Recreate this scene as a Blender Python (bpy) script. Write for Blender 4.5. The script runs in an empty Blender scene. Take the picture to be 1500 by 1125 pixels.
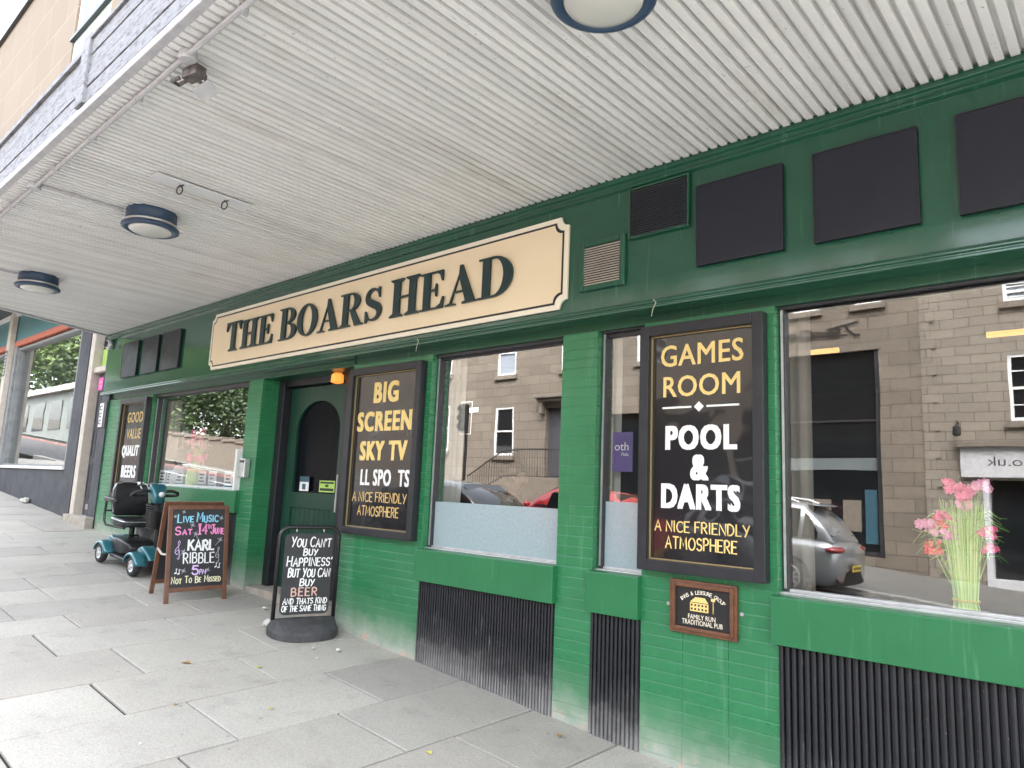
import bpy, bmesh, math, random
from math import sin, cos, pi, radians, sqrt, atan2
from mathutils import Vector, Matrix

random.seed(7)
S = bpy.context.scene
COL = S.collection

# ------------------------------------------------------------------ camera
cam_d = bpy.data.cameras.new("camera")
cam = bpy.data.objects.new("camera", cam_d)
COL.objects.link(cam)
S.camera = cam
cam_d.sensor_width = 36.0
cam_d.lens = 1040.3 / 1500 * 36
cam_d.clip_start = 0.05
cam_d.clip_end = 2000
# columns: world axes seen from the camera (right, down, forward)
RX = (0.74591414, 0.66470651, 0.04215877)
RY = (-0.06842765, 0.13944236, -0.98786309)
RZ = (-0.66251774, 0.73397622, 0.14949633)
cam.matrix_world = Matrix(((RX[0], -RY[0], -RZ[0], 0.0),
                           (RX[1], -RY[1], -RZ[1], -4.2),
                           (RX[2], -RY[2], -RZ[2], 1.853),
                           (0, 0, 0, 1)))

# ------------------------------------------------------------------ world, sun, exposure
SUN_EL, SUN_AZ = radians(54), radians(25)      # soft high light from behind the pub, falling on the far side of the street
w = bpy.data.worlds.new("World")
S.world = w
w.use_nodes = True
wn, wl = w.node_tree.nodes, w.node_tree.links
wn.clear()
sky = wn.new('ShaderNodeTexSky')
sky.sky_type = 'NISHITA'
sky.sun_disc = False
sky.sun_elevation = SUN_EL
sky.sun_rotation = SUN_AZ
sky.air_density = 1.0
sky.dust_density = 4.0
sky.ozone_density = 1.0
hsv = wn.new('ShaderNodeHueSaturation')
hsv.inputs['Saturation'].default_value = 0.35
bg = wn.new('ShaderNodeBackground')
bg.inputs['Strength'].default_value = 0.15
out = wn.new('ShaderNodeOutputWorld')
wl.new(sky.outputs[0], hsv.inputs['Color'])
wl.new(hsv.outputs[0], bg.inputs['Color'])
wl.new(bg.outputs[0], out.inputs['Surface'])

sd = bpy.data.lights.new("sun", 'SUN')
sd.energy = 1.1
sd.angle = radians(40)
sd.color = (1.0, 0.97, 0.92)
so = bpy.data.objects.new("sun", sd)
COL.objects.link(so)
dvec = Vector((sin(SUN_AZ) * cos(SUN_EL), cos(SUN_AZ) * cos(SUN_EL), sin(SUN_EL)))
so.rotation_euler = dvec.to_track_quat('Z', 'Y').to_euler()

S.view_settings.view_transform = 'Standard'
S.view_settings.look = 'None'
S.view_settings.gamma = 1.0
S.view_settings.exposure = 3.75
S.cycles.max_bounces = 10
S.cycles.transparent_max_bounces = 16
S.cycles.glossy_bounces = 5
S.cycles.sample_clamp_indirect = 6.0
S.cycles.use_denoising = True

# ------------------------------------------------------------------ helpers
LOC = {}


def ground_h(y):
    """cross profile of the street (added to the slope along x)"""
    pts = [(-60, -.1), (-15.5, -.06), (-11.0, -.13), (-10.99, -.25), (-8, -.14), (-4.92, -.24), (-4.9, -.122), (0, 0), (60, 0)]
    if y <= pts[0][0]:
        return pts[0][1]
    for (a, ha), (b, hb) in zip(pts, pts[1:]):
        if y <= b:
            return ha + (hb - ha) * (y - a) / (b - a)
    return 0


def gz(x, y):
    return -0.0739 * x + ground_h(y)


def label(o, lab, cat=None, group=None, kind=None):
    if lab:
        o['label'] = lab
    if cat:
        o['category'] = cat
    if group:
        o['group'] = group
    if kind:
        o['kind'] = kind
    return o


def thing(name, lab, cat, loc=(0, 0, 0), rz=0.0, group=None):
    o = bpy.data.objects.new(name, None)
    o.empty_display_size = 0.1
    COL.objects.link(o)
    o.location = loc
    o.rotation_euler = (0, 0, rz)
    LOC[o.name] = Vector(loc)
    label(o, lab, cat, group)
    return o


def copy_tree(o, parent=None):
    c = o.copy()
    COL.objects.link(c)
    if parent is not None:
        c.parent = parent
    for ch in list(o.children):
        copy_tree(ch, c)
    return c


class MB:
    """collects geometry, builds ONE mesh object"""

    def __init__(s):
        s.v, s.f, s.mi, s.sm = [], [], [], []
        s.cur = 0
        s.smooth = False

    def add(s, vs, fs):
        b = len(s.v)
        s.v += [tuple(p) for p in vs]
        for f in fs:
            s.f.append(tuple(b + i for i in f))
            s.mi.append(s.cur)
            s.sm.append(s.smooth)
        return s

    def box(s, x0, x1, y0, y1, z0, z1):
        v = [(x0, y0, z0), (x1, y0, z0), (x1, y1, z0), (x0, y1, z0), (x0, y0, z1), (x1, y0, z1), (x1, y1, z1), (x0, y1, z1)]
        return s.add(v, [(0, 3, 2, 1), (4, 5, 6, 7), (0, 1, 5, 4), (1, 2, 6, 5), (2, 3, 7, 6), (3, 0, 4, 7)])

    def obox(s, c, ux, uy, uz, hx, hy, hz):
        """box with its own axes"""
        c, ux, uy, uz = Vector(c), Vector(ux).normalized(), Vector(uy).normalized(), Vector(uz).normalized()
        v = [c + ux * (hx * a) + uy * (hy * b) + uz * (hz * d) for d in (-1, 1) for a, b in ((-1, -1), (1, -1), (1, 1), (-1, 1))]
        return s.add(v, [(0, 3, 2, 1), (4, 5, 6, 7), (0, 1, 5, 4), (1, 2, 6, 5), (2, 3, 7, 6), (3, 0, 4, 7)])

    def frame(s, x0, x1, z0, z1, t, y0, y1):
        s.box(x0, x0 + t, y0, y1, z0, z1)
        s.box(x1 - t, x1, y0, y1, z0, z1)
        s.box(x0 + t, x1 - t, y0, y1, z0, z0 + t)
        s.box(x0 + t, x1 - t, y0, y1, z1 - t, z1)
        return s

    def tube(s, pts, r, n=8, cap=True, closed=False):
        pts = [Vector(p) for p in pts]
        m = len(pts)
        rr = r if isinstance(r, (list, tuple)) else [r] * m
        up = None
        rings = []
        for i, p in enumerate(pts):
            if closed:
                d = pts[(i + 1) % m] - pts[i - 1]
            else:
                d = pts[min(i + 1, m - 1)] - pts[max(i - 1, 0)]
            d = d.normalized()
            if up is None:
                a = Vector((0, 0, 1)) if abs(d.z) < .9 else Vector((1, 0, 0))
                up = d.cross(a).normalized()
            else:
                up = (up - d * up.dot(d)).normalized()
            q = d.cross(up)
            rings.append([p + (up * cos(2 * pi * k / n) + q * sin(2 * pi * k / n)) * rr[i] for k in range(n)])
        v = [p for ring in rings for p in ring]
        f = []
        for i in range(m if closed else m - 1):
            j = (i + 1) % m
            for k in range(n):
                f.append((i * n + k, i * n + (k + 1) % n, j * n + (k + 1) % n, j * n + k))
        if cap and not closed:
            f.append(tuple(range(n - 1, -1, -1)))
            f.append(tuple((m - 1) * n + k for k in range(n)))
        return s.add(v, f)

    def lathe(s, c, prof, n=24, axis='z', cap=True):
        """prof: (radius, height) along the axis"""
        c = Vector(c)
        v, f = [], []
        for r, h in prof:
            for k in range(n):
                a = 2 * pi * k / n
                if axis == 'z':
                    v.append(c + Vector((r * cos(a), r * sin(a), h)))
                elif axis == 'y':
                    v.append(c + Vector((r * cos(a), h, r * sin(a))))
                else:
                    v.append(c + Vector((h, r * cos(a), r * sin(a))))
        for i in range(len(prof) - 1):
            for k in range(n):
                f.append((i * n + k, i * n + (k + 1) % n, (i + 1) * n + (k + 1) % n, (i + 1) * n + k))
        if cap:
            f.append(tuple(range(n - 1, -1, -1)))
            f.append(tuple((len(prof) - 1) * n + k for k in range(n)))
        return s.add(v, f)

    def prism(s, poly, fr, d0, d1):
        """2D polygon through frame fr (origin, u, v, n), from depth d0 to d1 along n"""
        o, u, vv, nn = [Vector(a) for a in fr]
        k = len(poly)
        v = [o + u * a + vv * b + nn * d0 for a, b in poly] + [o + u * a + vv * b + nn * d1 for a, b in poly]
        f = [tuple(range(k, 2 * k)), tuple(range(k - 1, -1, -1))]
        f += [(i, (i + 1) % k, k + (i + 1) % k, k + i) for i in range(k)]
        return s.add(v, f)

    def flat(s, poly, fr, d):
        o, u, vv, nn = [Vector(a) for a in fr]
        return s.add([o + u * a + vv * b + nn * d for a, b in poly], [tuple(range(len(poly)))])

    def extrude_x(s, prof, x0, x1, caps=True):
        """open or closed profile of (y,z) run along x; closed"""
        k = len(prof)
        v = [(x0, y, z) for y, z in prof] + [(x1, y, z) for y, z in prof]
        f = [(i, (i + 1) % k, k + (i + 1) % k, k + i) for i in range(k)]
        if caps:
            f += [tuple(range(k - 1, -1, -1)), tuple(range(k, 2 * k))]
        return s.add(v, f)

    def ico(s, c, rx, ry, rz, n=10, m=7, rot=None):
        v, f = [], []
        c = Vector(c)
        for i in range(m + 1):
            th = pi * i / m
            for k in range(n):
                a = 2 * pi * k / n
                p = Vector((rx * sin(th) * cos(a), ry * sin(th) * sin(a), rz * cos(th)))
                if rot:
                    p = rot @ p
                v.append(c + p)
        for i in range(m):
            for k in range(n):
                f.append((i * n + k, (i + 1) * n + k, (i + 1) * n + (k + 1) % n, i * n + (k + 1) % n))
        return s.add(v, f)

    def build(s, name, mats, parent=None, local=False, bevel=0, seg=2, weld=False, fix=False):
        me = bpy.data.meshes.new(name)
        off = Vector((0, 0, 0))
        if parent is not None and not local:
            off = LOC[parent.name]
        me.from_pydata([tuple(Vector(p) - off) for p in s.v], [], s.f)
        if not isinstance(mats, (list, tuple)):
            mats = [mats]
        for m in mats:
            me.materials.append(m)
        me.polygons.foreach_set('material_index', s.mi)
        me.polygons.foreach_set('use_smooth', s.sm)
        if weld or fix:
            bm = bmesh.new()
            bm.from_mesh(me)
            if weld:
                bmesh.ops.remove_doubles(bm, verts=bm.verts, dist=1e-5)
            bmesh.ops.recalc_face_normals(bm, faces=bm.faces)
            bm.to_mesh(me)
            bm.free()
        me.update()
        o = bpy.data.objects.new(name, me)
        COL.objects.link(o)
        if parent is not None:
            o.parent = parent
            LOC[o.name] = LOC[parent.name] if not local else Vector((0, 0, 0))
        else:
            LOC[o.name] = Vector((0, 0, 0))
        if bevel:
            b = o.modifiers.new('bevel', 'BEVEL')
            b.width = bevel
            b.segments = seg
            b.limit_method = 'ANGLE'
            b.angle_limit = radians(50)
        return o


# ------------------------------------------------------------------ materials
def mat(name, color=(.5, .5, .5), rough=.5, metal=0.0, spec=.5, coat=0.0, coat_rough=.05):
    m = bpy.data.materials.new(name)
    m.use_nodes = True
    b = m.node_tree.nodes['Principled BSDF']
    b.inputs['Base Color'].default_value = (*color, 1)
    b.inputs['Roughness'].default_value = rough
    b.inputs['Metallic'].default_value = metal
    b.inputs['Specular IOR Level'].default_value = spec
    b.inputs['Coat Weight'].default_value = coat
    b.inputs['Coat Roughness'].default_value = coat_rough
    return m


def P(m):
    return m.node_tree.nodes['Principled BSDF']


def node(m, t, **kw):
    n = m.node_tree.nodes.new(t)
    for k, v in kw.items():
        if k in n.inputs:
            n.inputs[k].default_value = v
        else:
            setattr(n, k, v)
    return n


def link(m, a, b):
    m.node_tree.links.new(a, b)


def coords(m, scale=(1, 1, 1), kind='Object'):
    tc = node(m, 'ShaderNodeTexCoord')
    mp = node(m, 'ShaderNodeMapping')
    mp.inputs['Scale'].default_value = scale
    link(m, tc.outputs[kind], mp.inputs['Vector'])
    return mp.outputs['Vector']


def noise(m, scale, vec=None, detail=4.0, rough=.6):
    n = node(m, 'ShaderNodeTexNoise')
    n.inputs['Scale'].default_value = scale
    n.inputs['Detail'].default_value = detail
    n.inputs['Roughness'].default_value = rough
    if vec is not None:
        link(m, vec, n.inputs['Vector'])
    return n.outputs['Fac']


def ramp(m, fac, stops):
    r = node(m, 'ShaderNodeValToRGB')
    e = r.color_ramp.elements
    while len(e) > 1:
        e.remove(e[-1])
    e[0].position = stops[0][0]
    c = stops[0][1]
    e[0].color = (*c, 1) if isinstance(c, tuple) else (c, c, c, 1)
    for p, c in stops[1:]:
        x = e.new(p)
        x.color = (*c, 1) if isinstance(c, tuple) else (c, c, c, 1)
    link(m, fac, r.inputs['Fac'])
    return r.outputs['Color']


def mix(m, fac, a, b, blend='MIX'):
    n = node(m, 'ShaderNodeMix', data_type='RGBA', blend_type=blend)
    for i, x in ((0, fac), (6, a), (7, b)):
        if hasattr(x, 'is_output'):
            link(m, x, n.inputs[i])
        elif isinstance(x, tuple):
            n.inputs[i].default_value = (*x, 1)
        else:
            n.inputs[i].default_value = x
    return n.outputs[2]


def math_n(m, op, a, b=None, clamp=False):
    n = node(m, 'ShaderNodeMath', operation=op, use_clamp=clamp)
    for i, x in ((0, a), (1, b)):
        if x is None:
            continue
        if hasattr(x, 'is_output'):
            link(m, x, n.inputs[i])
        else:
            n.inputs[i].default_value = x
    return n.outputs[0]


def bump(m, h, strength=.3, dist=.01, prev=None):
    b = node(m, 'ShaderNodeBump')
    b.inputs['Strength'].default_value = strength
    b.inputs['Distance'].default_value = dist
    link(m, h, b.inputs['Height'])
    if prev is not None:
        link(m, prev, b.inputs['Normal'])
    return b.outputs['Normal']


def setn(m, n):
    link(m, n, P(m).inputs['Normal'])


def varied(name, c0, c1, scale=6, rough=.6, r1=None, bstr=.2, bscale=60, bdist=.004, **kw):
    m = mat(name, c0, rough, **kw)
    v = coords(m)
    n = noise(m, scale, v, 6)
    link(m, ramp(m, n, [(.3, c0), (.7, c1)]), P(m).inputs['Base Color'])
    if r1 is not None:
        link(m, ramp(m, noise(m, scale * 2.3, v), [(.3, rough), (.75, r1)]), P(m).inputs['Roughness'])
    if bstr:
        setn(m, bump(m, noise(m, bscale, v, 5), bstr, bdist))
    return m


def height_over_ground(m):
    """height of the shading point above the sloping pavement (world position)"""
    g = node(m, 'ShaderNodeNewGeometry')
    s = node(m, 'ShaderNodeSeparateXYZ')
    link(m, g.outputs['Position'], s.inputs[0])
    return math_n(m, 'ADD', s.outputs['Z'], math_n(m, 'MULTIPLY', s.outputs['X'], .0739)), g.outputs['Position']


def green_paint(name, c0, c1, rough=.3, dirt=True, bstr=.25):
    m = mat(name, c0, rough)
    h, pos = height_over_ground(m)
    n = noise(m, 3.0, pos, 6)
    col = ramp(m, n, [(.3, c0), (.72, c1)])
    pat = ramp(m, noise(m, .9, pos, 4, .6), [(.38, .30), (.55, 0.0)])
    col = mix(m, pat, col, tuple(x * .72 for x in c0))
    # old drips
    mp = node(m, 'ShaderNodeMapping')
    mp.inputs['Scale'].default_value = (9, 9, .7)
    link(m, pos, mp.inputs['Vector'])
    dr = noise(m, 2.2, mp.outputs[0], 5)
    col = mix(m, ramp(m, dr, [(.58, 0.0), (.75, .3)]), col, tuple(x * .62 for x in c0))
    col = mix(m, ramp(m, dr, [(.26, .22), (.40, 0.0)]), col, (.20, .42, .26))
    if dirt:
        hn = math_n(m, 'ADD', h, math_n(m, 'MULTIPLY', math_n(m, 'SUBTRACT', noise(m, 7, pos, 5), .5), .28))
        d = ramp(m, hn, [(.0, .8), (.10, .48), (.27, .1), (.42, 0.0)])
        col = mix(m, d, col, (.42, .43, .38))
        # chips down to the red brick and white undercoat at the foot
        ch = ramp(m, noise(m, 22, pos, 4), [(.60, 0.0), (.63, 1.0)])
        lo = ramp(m, h, [(.02, 1.0), (.10, 0.0)])
        col = mix(m, math_n(m, 'MULTIPLY', ch, lo), col, (.55, .33, .26))
        sp = ramp(m, noise(m, 42, pos, 3), [(.735, 0.0), (.75, 1.0)])
        col = mix(m, math_n(m, 'MULTIPLY', sp, .9), col, (.6, .62, .58))
        link(m, ramp(m, hn, [(.05, .75), (.45, rough)]), P(m).inputs['Roughness'])
    link(m, col, P(m).inputs['Base Color'])
    b1 = bump(m, noise(m, 14, pos, 4), bstr * .6, .006)
    setn(m, bump(m, noise(m, 110, pos, 3), bstr, .0015, b1))
    return m


M = {}
GA, GB = (.019, .160, .060), (.028, .192, .076)
M['brick_green'] = green_paint('green painted brick', GA, GB, .27)
M['joint_green'] = green_paint('green with painted joint highlight', (.045, .215, .105), (.070, .26, .135), .4)  # lighter green paints in the highlight line along the brick joints
M['sill_green'] = green_paint('green painted sill', (.014, .142, .050), (.018, .157, .057), .34, dirt=False, bstr=.12)
M['fascia_green'] = green_paint('green gloss fascia', (.009, .078, .042), (.012, .090, .049), .15, dirt=False, bstr=.22)
P(M['fascia_green']).inputs['Coat Weight'].default_value = .5
P(M['fascia_green']).inputs['Coat Roughness'].default_value = .08
M['door_green'] = green_paint('green door paint', (.004, .040, .024), (.006, .047, .027), .4, dirt=False, bstr=.1)
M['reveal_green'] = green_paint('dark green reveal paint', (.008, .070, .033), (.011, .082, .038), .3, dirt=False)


def ribbed_black():
    m = mat('black ribbed cladding', (.014, .015, .019), .5)
    h, pos = height_over_ground(m)
    mp = node(m, 'ShaderNodeMapping')
    mp.inputs['Scale'].default_value = (30, 30, 1.6)
    link(m, pos, mp.inputs['Vector'])
    st = noise(m, 2.0, mp.outputs[0], 6)
    col = ramp(m, noise(m, 5, pos, 5), [(.3, (.006, .007, .010)), (.75, (.011, .012, .017))])
    hn = math_n(m, 'ADD', h, math_n(m, 'MULTIPLY', math_n(m, 'SUBTRACT', noise(m, 5, pos, 5), .5), .5))
    d = ramp(m, hn, [(.0, .95), (.12, .6), (.26, .12), (.42, 0.0)])
    d = math_n(m, 'MULTIPLY', d, ramp(m, st, [(.25, .55), (.7, 1.0)]), True)
    col = mix(m, d, col, (.27, .265, .26))
    spl = ramp(m, st, [(.67, 0.0), (.72, .6)])
    col = mix(m, math_n(m, 'MULTIPLY', spl, ramp(m, h, [(.15, .9), (.8, .15)])), col, (.5, .5, .5))
    sp = ramp(m, noise(m, 85, pos, 2), [(.74, 0.0), (.76, 1.0)])
    col = mix(m, sp, col, (.5, .5, .5))
    link(m, col, P(m).inputs['Base Color'])
    setn(m, bump(m, noise(m, 90, pos, 4), .25, .002))
    return m


M['ribbed'] = ribbed_black()
M['black_frame'] = varied('black painted timber', (.010, .011, .014), (.018, .019, .024), 8, .34, .5, .15, 60)
M['dark_header'] = varied('charcoal header paint', (.022, .022, .026), (.034, .034, .040), 8, .4, None, .12, 50)
M['black_panel'] = varied('matt black display face', (.005, .007, .017), (.011, .013, .026), 2, .38, .6, .04, 200)
M['alu'] = varied('worn aluminium', (.45, .46, .46), (.62, .63, .62), 10, .35, .55, .1, 80, metal=.8)
M['plate_white'] = mat('white painted steel plate', (.72, .73, .75), .4)
M['vent_slat'] = mat('dark slate grille', (.030, .042, .050), .35)
M['white_paint'] = varied('white paint', (.70, .70, .68), (.80, .80, .78), 9, .45, None, .1, 50)
M['cream'] = varied('cream sign face', (.87, .72, .49), (.91, .76, .53), 2.5, .38, .48, .06, 30)
M['cream_edge'] = mat('pale cream border', (.90, .83, .67), .4)
M['ink'] = mat('black line paint', (.012, .012, .012), .4)
M['letter_green'] = mat('very dark green letter enamel', (.010, .034, .036), .3)
M['gold_text'] = mat('gold vinyl', (.76, .56, .20), .42)
M['gold_text2'] = mat('dull gold vinyl', (.62, .42, .15), .45)
M['white_text'] = mat('white vinyl', (.80, .80, .78), .4)
M['gilt'] = mat('gilt beading', (.42, .33, .17), .4, .5)
M['soffit'] = None
M['timber_brown'] = varied('brown stained timber', (.10, .042, .022), (.17, .075, .04), 14, .45, None, .25, 70)
M['mahogany'] = varied('mahogany frame', (.095, .034, .016), (.17, .07, .035), 20, .35, None, .15, 80)
M['chalkboard'] = varied('chalkboard', (.016, .017, .020), (.030, .031, .034), 5, .55, None, .05, 120)
M['rubber'] = varied('black rubber', (.014, .014, .015), (.035, .035, .036), 12, .7, None, .25, 120)
M['recycled'] = varied('grey recycled rubber', (.028, .028, .030), (.07, .07, .072), 9, .8, None, .4, 140)
M['black_plastic'] = varied('black plastic', (.011, .011, .012), (.018, .018, .019), 12, .42, None, .1, 200)
M['black_tube'] = mat('black powder coat', (.012, .012, .013), .35)
M['vinyl'] = varied('black seat vinyl', (.012, .012, .014), (.02, .02, .022), 10, .38, None, .25, 90)
M['teal'] = mat('metallic teal plastic', (.032, .15, .18), .3, .3, coat=.6)
M['silver'] = mat('silver paint', (.62, .63, .64), .3, .7)
M['chrome'] = mat('chrome', (.75, .75, .76), .15, 1.0)
M['navy'] = varied('navy lamp body', (.032, .062, .115), (.04, .078, .14), 8, .4, None, .05, 90)
M['opal'] = mat('opal diffuser', (.62, .62, .58), .25, coat=.4)
M['galv'] = varied('painted steel conduit', (.42, .42, .44), (.55, .55, .57), 12, .5, None, .15, 60)
M['rust'] = varied('weathered steel', (.05, .045, .045), (.22, .19, .18), 25, .6, None, .4, 80, metal=.4)
M['curtain'] = varied('beige curtain', (.24, .21, .18), (.32, .285, .245), 3, .85, None, .1, 80)
M['pale_curtain'] = varied('pale curtain', (.40, .39, .36), (.50, .49, .46), 3, .85, None, .1, 80)
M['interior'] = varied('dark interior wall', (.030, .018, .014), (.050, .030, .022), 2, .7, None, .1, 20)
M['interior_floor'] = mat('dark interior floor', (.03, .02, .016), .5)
M['film'] = None


def emit(name, c, s):
    m = mat(name, c, .5)
    P(m).inputs['Emission Color'].default_value = (*c, 1)
    P(m).inputs['Emission Strength'].default_value = s
    return m


M['warm_glow'] = emit('warm lamp glass', (1.0, .30, .05), .09)
M['pale_glow'] = emit('warm cove tube', (1.0, .50, .12), .10)


def glass(name, tint=(1, 1, 1), base=.30, power=.75, rough=0.0, wav=0.0):
    m = bpy.data.materials.new(name)
    m.use_nodes = True
    nt = m.node_tree
    nt.nodes.clear()
    o = nt.nodes.new('ShaderNodeOutputMaterial')
    tr = nt.nodes.new('ShaderNodeBsdfTransparent')
    tr.inputs[0].default_value = (.92 * tint[0], .94 * tint[1], .92 * tint[2], 1)
    gl = nt.nodes.new('ShaderNodeBsdfGlossy')
    gl.inputs['Roughness'].default_value = rough
    gl.inputs['Color'].default_value = (.97, .98, .97, 1)
    lw = nt.nodes.new('ShaderNodeLayerWeight')
    lw.inputs['Blend'].default_value = .5
    ma = nt.nodes.new('ShaderNodeMath')
    ma.operation = 'MULTIPLY_ADD'
    ma.inputs[1].default_value = power
    ma.inputs[2].default_value = base
    ma.use_clamp = True
    nt.links.new(lw.outputs['Facing'], ma.inputs[0])
    mx = nt.nodes.new('ShaderNodeMixShader')
    nt.links.new(ma.outputs[0], mx.inputs[0])
    nt.links.new(tr.outputs[0], mx.inputs[1])
    nt.links.new(gl.outputs[0], mx.inputs[2])
    nt.links.new(mx.outputs[0], o.inputs[0])
    if wav:
        v = coords(m)
        nz = noise(m, 1.3, v, 2)
        b = bump(m, nz, wav, .05)
        nt.links.new(b, gl.inputs['Normal'])
    return m


M['glass'] = glass('shop window glass', base=.165, power=.46, wav=.010)
M['car_glass'] = mat('dark car glass', (.008, .010, .012), .04, spec=.9)
M['door_glass'] = mat('dark door glass', (.004, .005, .008), .2, spec=.06)
M['acrylic_clear'] = glass('clear plastic', base=.12, power=.4)


def acrylic():
    m = mat('glossy black sign acrylic', (.010, .010, .012), .2, spec=.4)
    g = node(m, 'ShaderNodeNewGeometry')
    n = noise(m, 2.2, g.outputs['Position'], 2, .4)
    bn = bump(m, n, .55, .03)
    gl = node(m, 'ShaderNodeBsdfGlossy')
    gl.inputs['Roughness'].default_value = .05
    link(m, bn, gl.inputs['Normal'])
    lw = node(m, 'ShaderNodeLayerWeight')
    lw.inputs['Blend'].default_value = .5
    fac = math_n(m, 'MULTIPLY_ADD', lw.outputs['Facing'], .005)
    fac.node.inputs[2].default_value = .055
    mx = node(m, 'ShaderNodeMixShader')
    link(m, fac, mx.inputs[0])
    link(m, P(m).outputs[0], mx.inputs[1])
    link(m, gl.outputs[0], mx.inputs[2])
    o_ = [q for q in m.node_tree.nodes if q.type == 'OUTPUT_MATERIAL'][0]
    link(m, mx.outputs[0], o_.inputs['Surface'])
    return m


M['acrylic'] = acrylic()


def film():
    m = mat('frosted privacy film', (.50, .58, .60), .28, spec=.45)
    v = coords(m)
    n = noise(m, 40, v, 5)
    link(m, ramp(m, n, [(.3, (.27, .36, .38)), (.7, (.34, .42, .44))]), P(m).inputs['Base Color'])
    P(m).inputs['Coat Weight'].default_value = .8
    P(m).inputs['Coat Roughness'].default_value = .10
    return m


M['film'] = film()
M['film_dim'] = mat('grey window band', (.13, .15, .155), .3)


def soffit_mat():
    m = mat('white painted soffit boards', (.66, .65, .62), .5)
    g = node(m, 'ShaderNodeNewGeometry')
    pos = g.outputs['Position']
    n = noise(m, 1.3, pos, 5)
    col = ramp(m, n, [(.3, (.80, .80, .785)), (.7, (.88, .88, .865))])
    isl = ramp(m, g.outputs['Random Per Island'], [(0, .86), (.5, .97), (1, 1.0)])
    mp = node(m, 'ShaderNodeMapping')
    mp.inputs['Scale'].default_value = (5, .8, 1)
    link(m, pos, mp.inputs['Vector'])
    wst = ramp(m, noise(m, 1.0, mp.outputs[0], 6, .7), [(.56, 0.0), (.72, .4)])
    col = mix(m, wst, col, (.52, .47, .40))
    col = mix(m, 1.0, col, isl, 'MULTIPLY')
    sp = ramp(m, noise(m, 38, pos, 3), [(.68, 0.0), (.72, .7)])
    col = mix(m, sp, col, (.28, .26, .25))
    link(m, col, P(m).inputs['Base Color'])
    setn(m, bump(m, noise(m, 55, pos, 5), .3, .003))
    return m


M['soffit'] = soffit_mat()


def peeling():
    m = mat('peeling white paint on boards', (.7, .7, .7), .65)
    g = node(m, 'ShaderNodeNewGeometry')
    pos = g.outputs['Position']
    mp = node(m, 'ShaderNodeMapping')
    mp.inputs['Scale'].default_value = (6, 20, 22)
    link(m, pos, mp.inputs['Vector'])
    n = noise(m, 1.6, mp.outputs[0], 8, .75)
    col = ramp(m, n, [(.36, (.09, .085, .085)), (.43, (.15, .15, .155)), (.50, (.235, .235, .24)), (.7, (.29, .29, .295))])
    link(m, col, P(m).inputs['Base Color'])
    setn(m, bump(m, n, .7, .006))
    return m


M['peeling'] = peeling()


def slab_mat(name, c0, c1, island=True):
    m = mat(name, c0, .8)
    g = node(m, 'ShaderNodeNewGeometry')
    pos = g.outputs['Position']
    n1 = noise(m, 1.1, pos, 6, .65)
    col = ramp(m, n1, [(.28, c0), (.72, c1)])
    if island:
        isl = ramp(m, g.outputs['Random Per Island'], [(0, (.78, .78, .79)), (.3, (.93, .92, .90)), (.6, (1.0, 1.0, .99)), (.8, (.84, .83, .82)), (1, (.92, .885, .86))])
        col = mix(m, 1.0, col, isl, 'MULTIPLY')
    fine = noise(m, 70, pos, 6, .85)
    col = mix(m, ramp(m, fine, [(.40, .6), (.52, 0.0)]), col, tuple(x * .6 for x in c0))
    col = mix(m, ramp(m, fine, [(.60, 0.0), (.70, .5)]), col, (.68, .67, .64))
    # soft dirty patches and chewing-gum spots
    st = ramp(m, noise(m, 3.4, pos, 7, .7), [(.54, 0.0), (.74, .5)])
    col = mix(m, st, col, tuple(x * .55 for x in c0))
    gum = node(m, 'ShaderNodeTexVoronoi')
    gum.inputs['Scale'].default_value = 4.5
    gum.inputs['Randomness'].default_value = 1.0
    link(m, pos, gum.inputs['Vector'])
    gm = ramp(m, gum.outputs['Distance'], [(.05, .6), (.07, 0.0)])
    col = mix(m, gm, col, tuple(x * .5 for x in c0))
    link(m, col, P(m).inputs['Base Color'])
    b1 = bump(m, noise(m, 9, pos, 6), .35, .012)
    setn(m, bump(m, fine, .8, .004, b1))
    return m


M['slab'] = slab_mat('concrete paving slab', (.395, .372, .328), (.49, .464, .412))
M['joint'] = varied('dirty joint', (.012, .011, .009), (.035, .032, .028), 20, .95, None, .5, 90)
M['asphalt'] = varied('asphalt', (.030, .030, .032), (.048, .048, .049), 4, .85, None, .5, 160)
M['red_asphalt'] = varied('red cycle lane', (.115, .045, .038), (.15, .062, .052), 4, .85, None, .4, 160)
M['kerb'] = varied('stone kerb', (.22, .22, .21), (.33, .32, .30), 5, .85, None, .4, 90)
M['line_white'] = varied('road marking', (.5, .5, .48), (.7, .7, .68), 14, .7)
M['earth'] = varied('ground', (.14, .13, .11), (.2, .19, .16), 2, .95)


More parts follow.
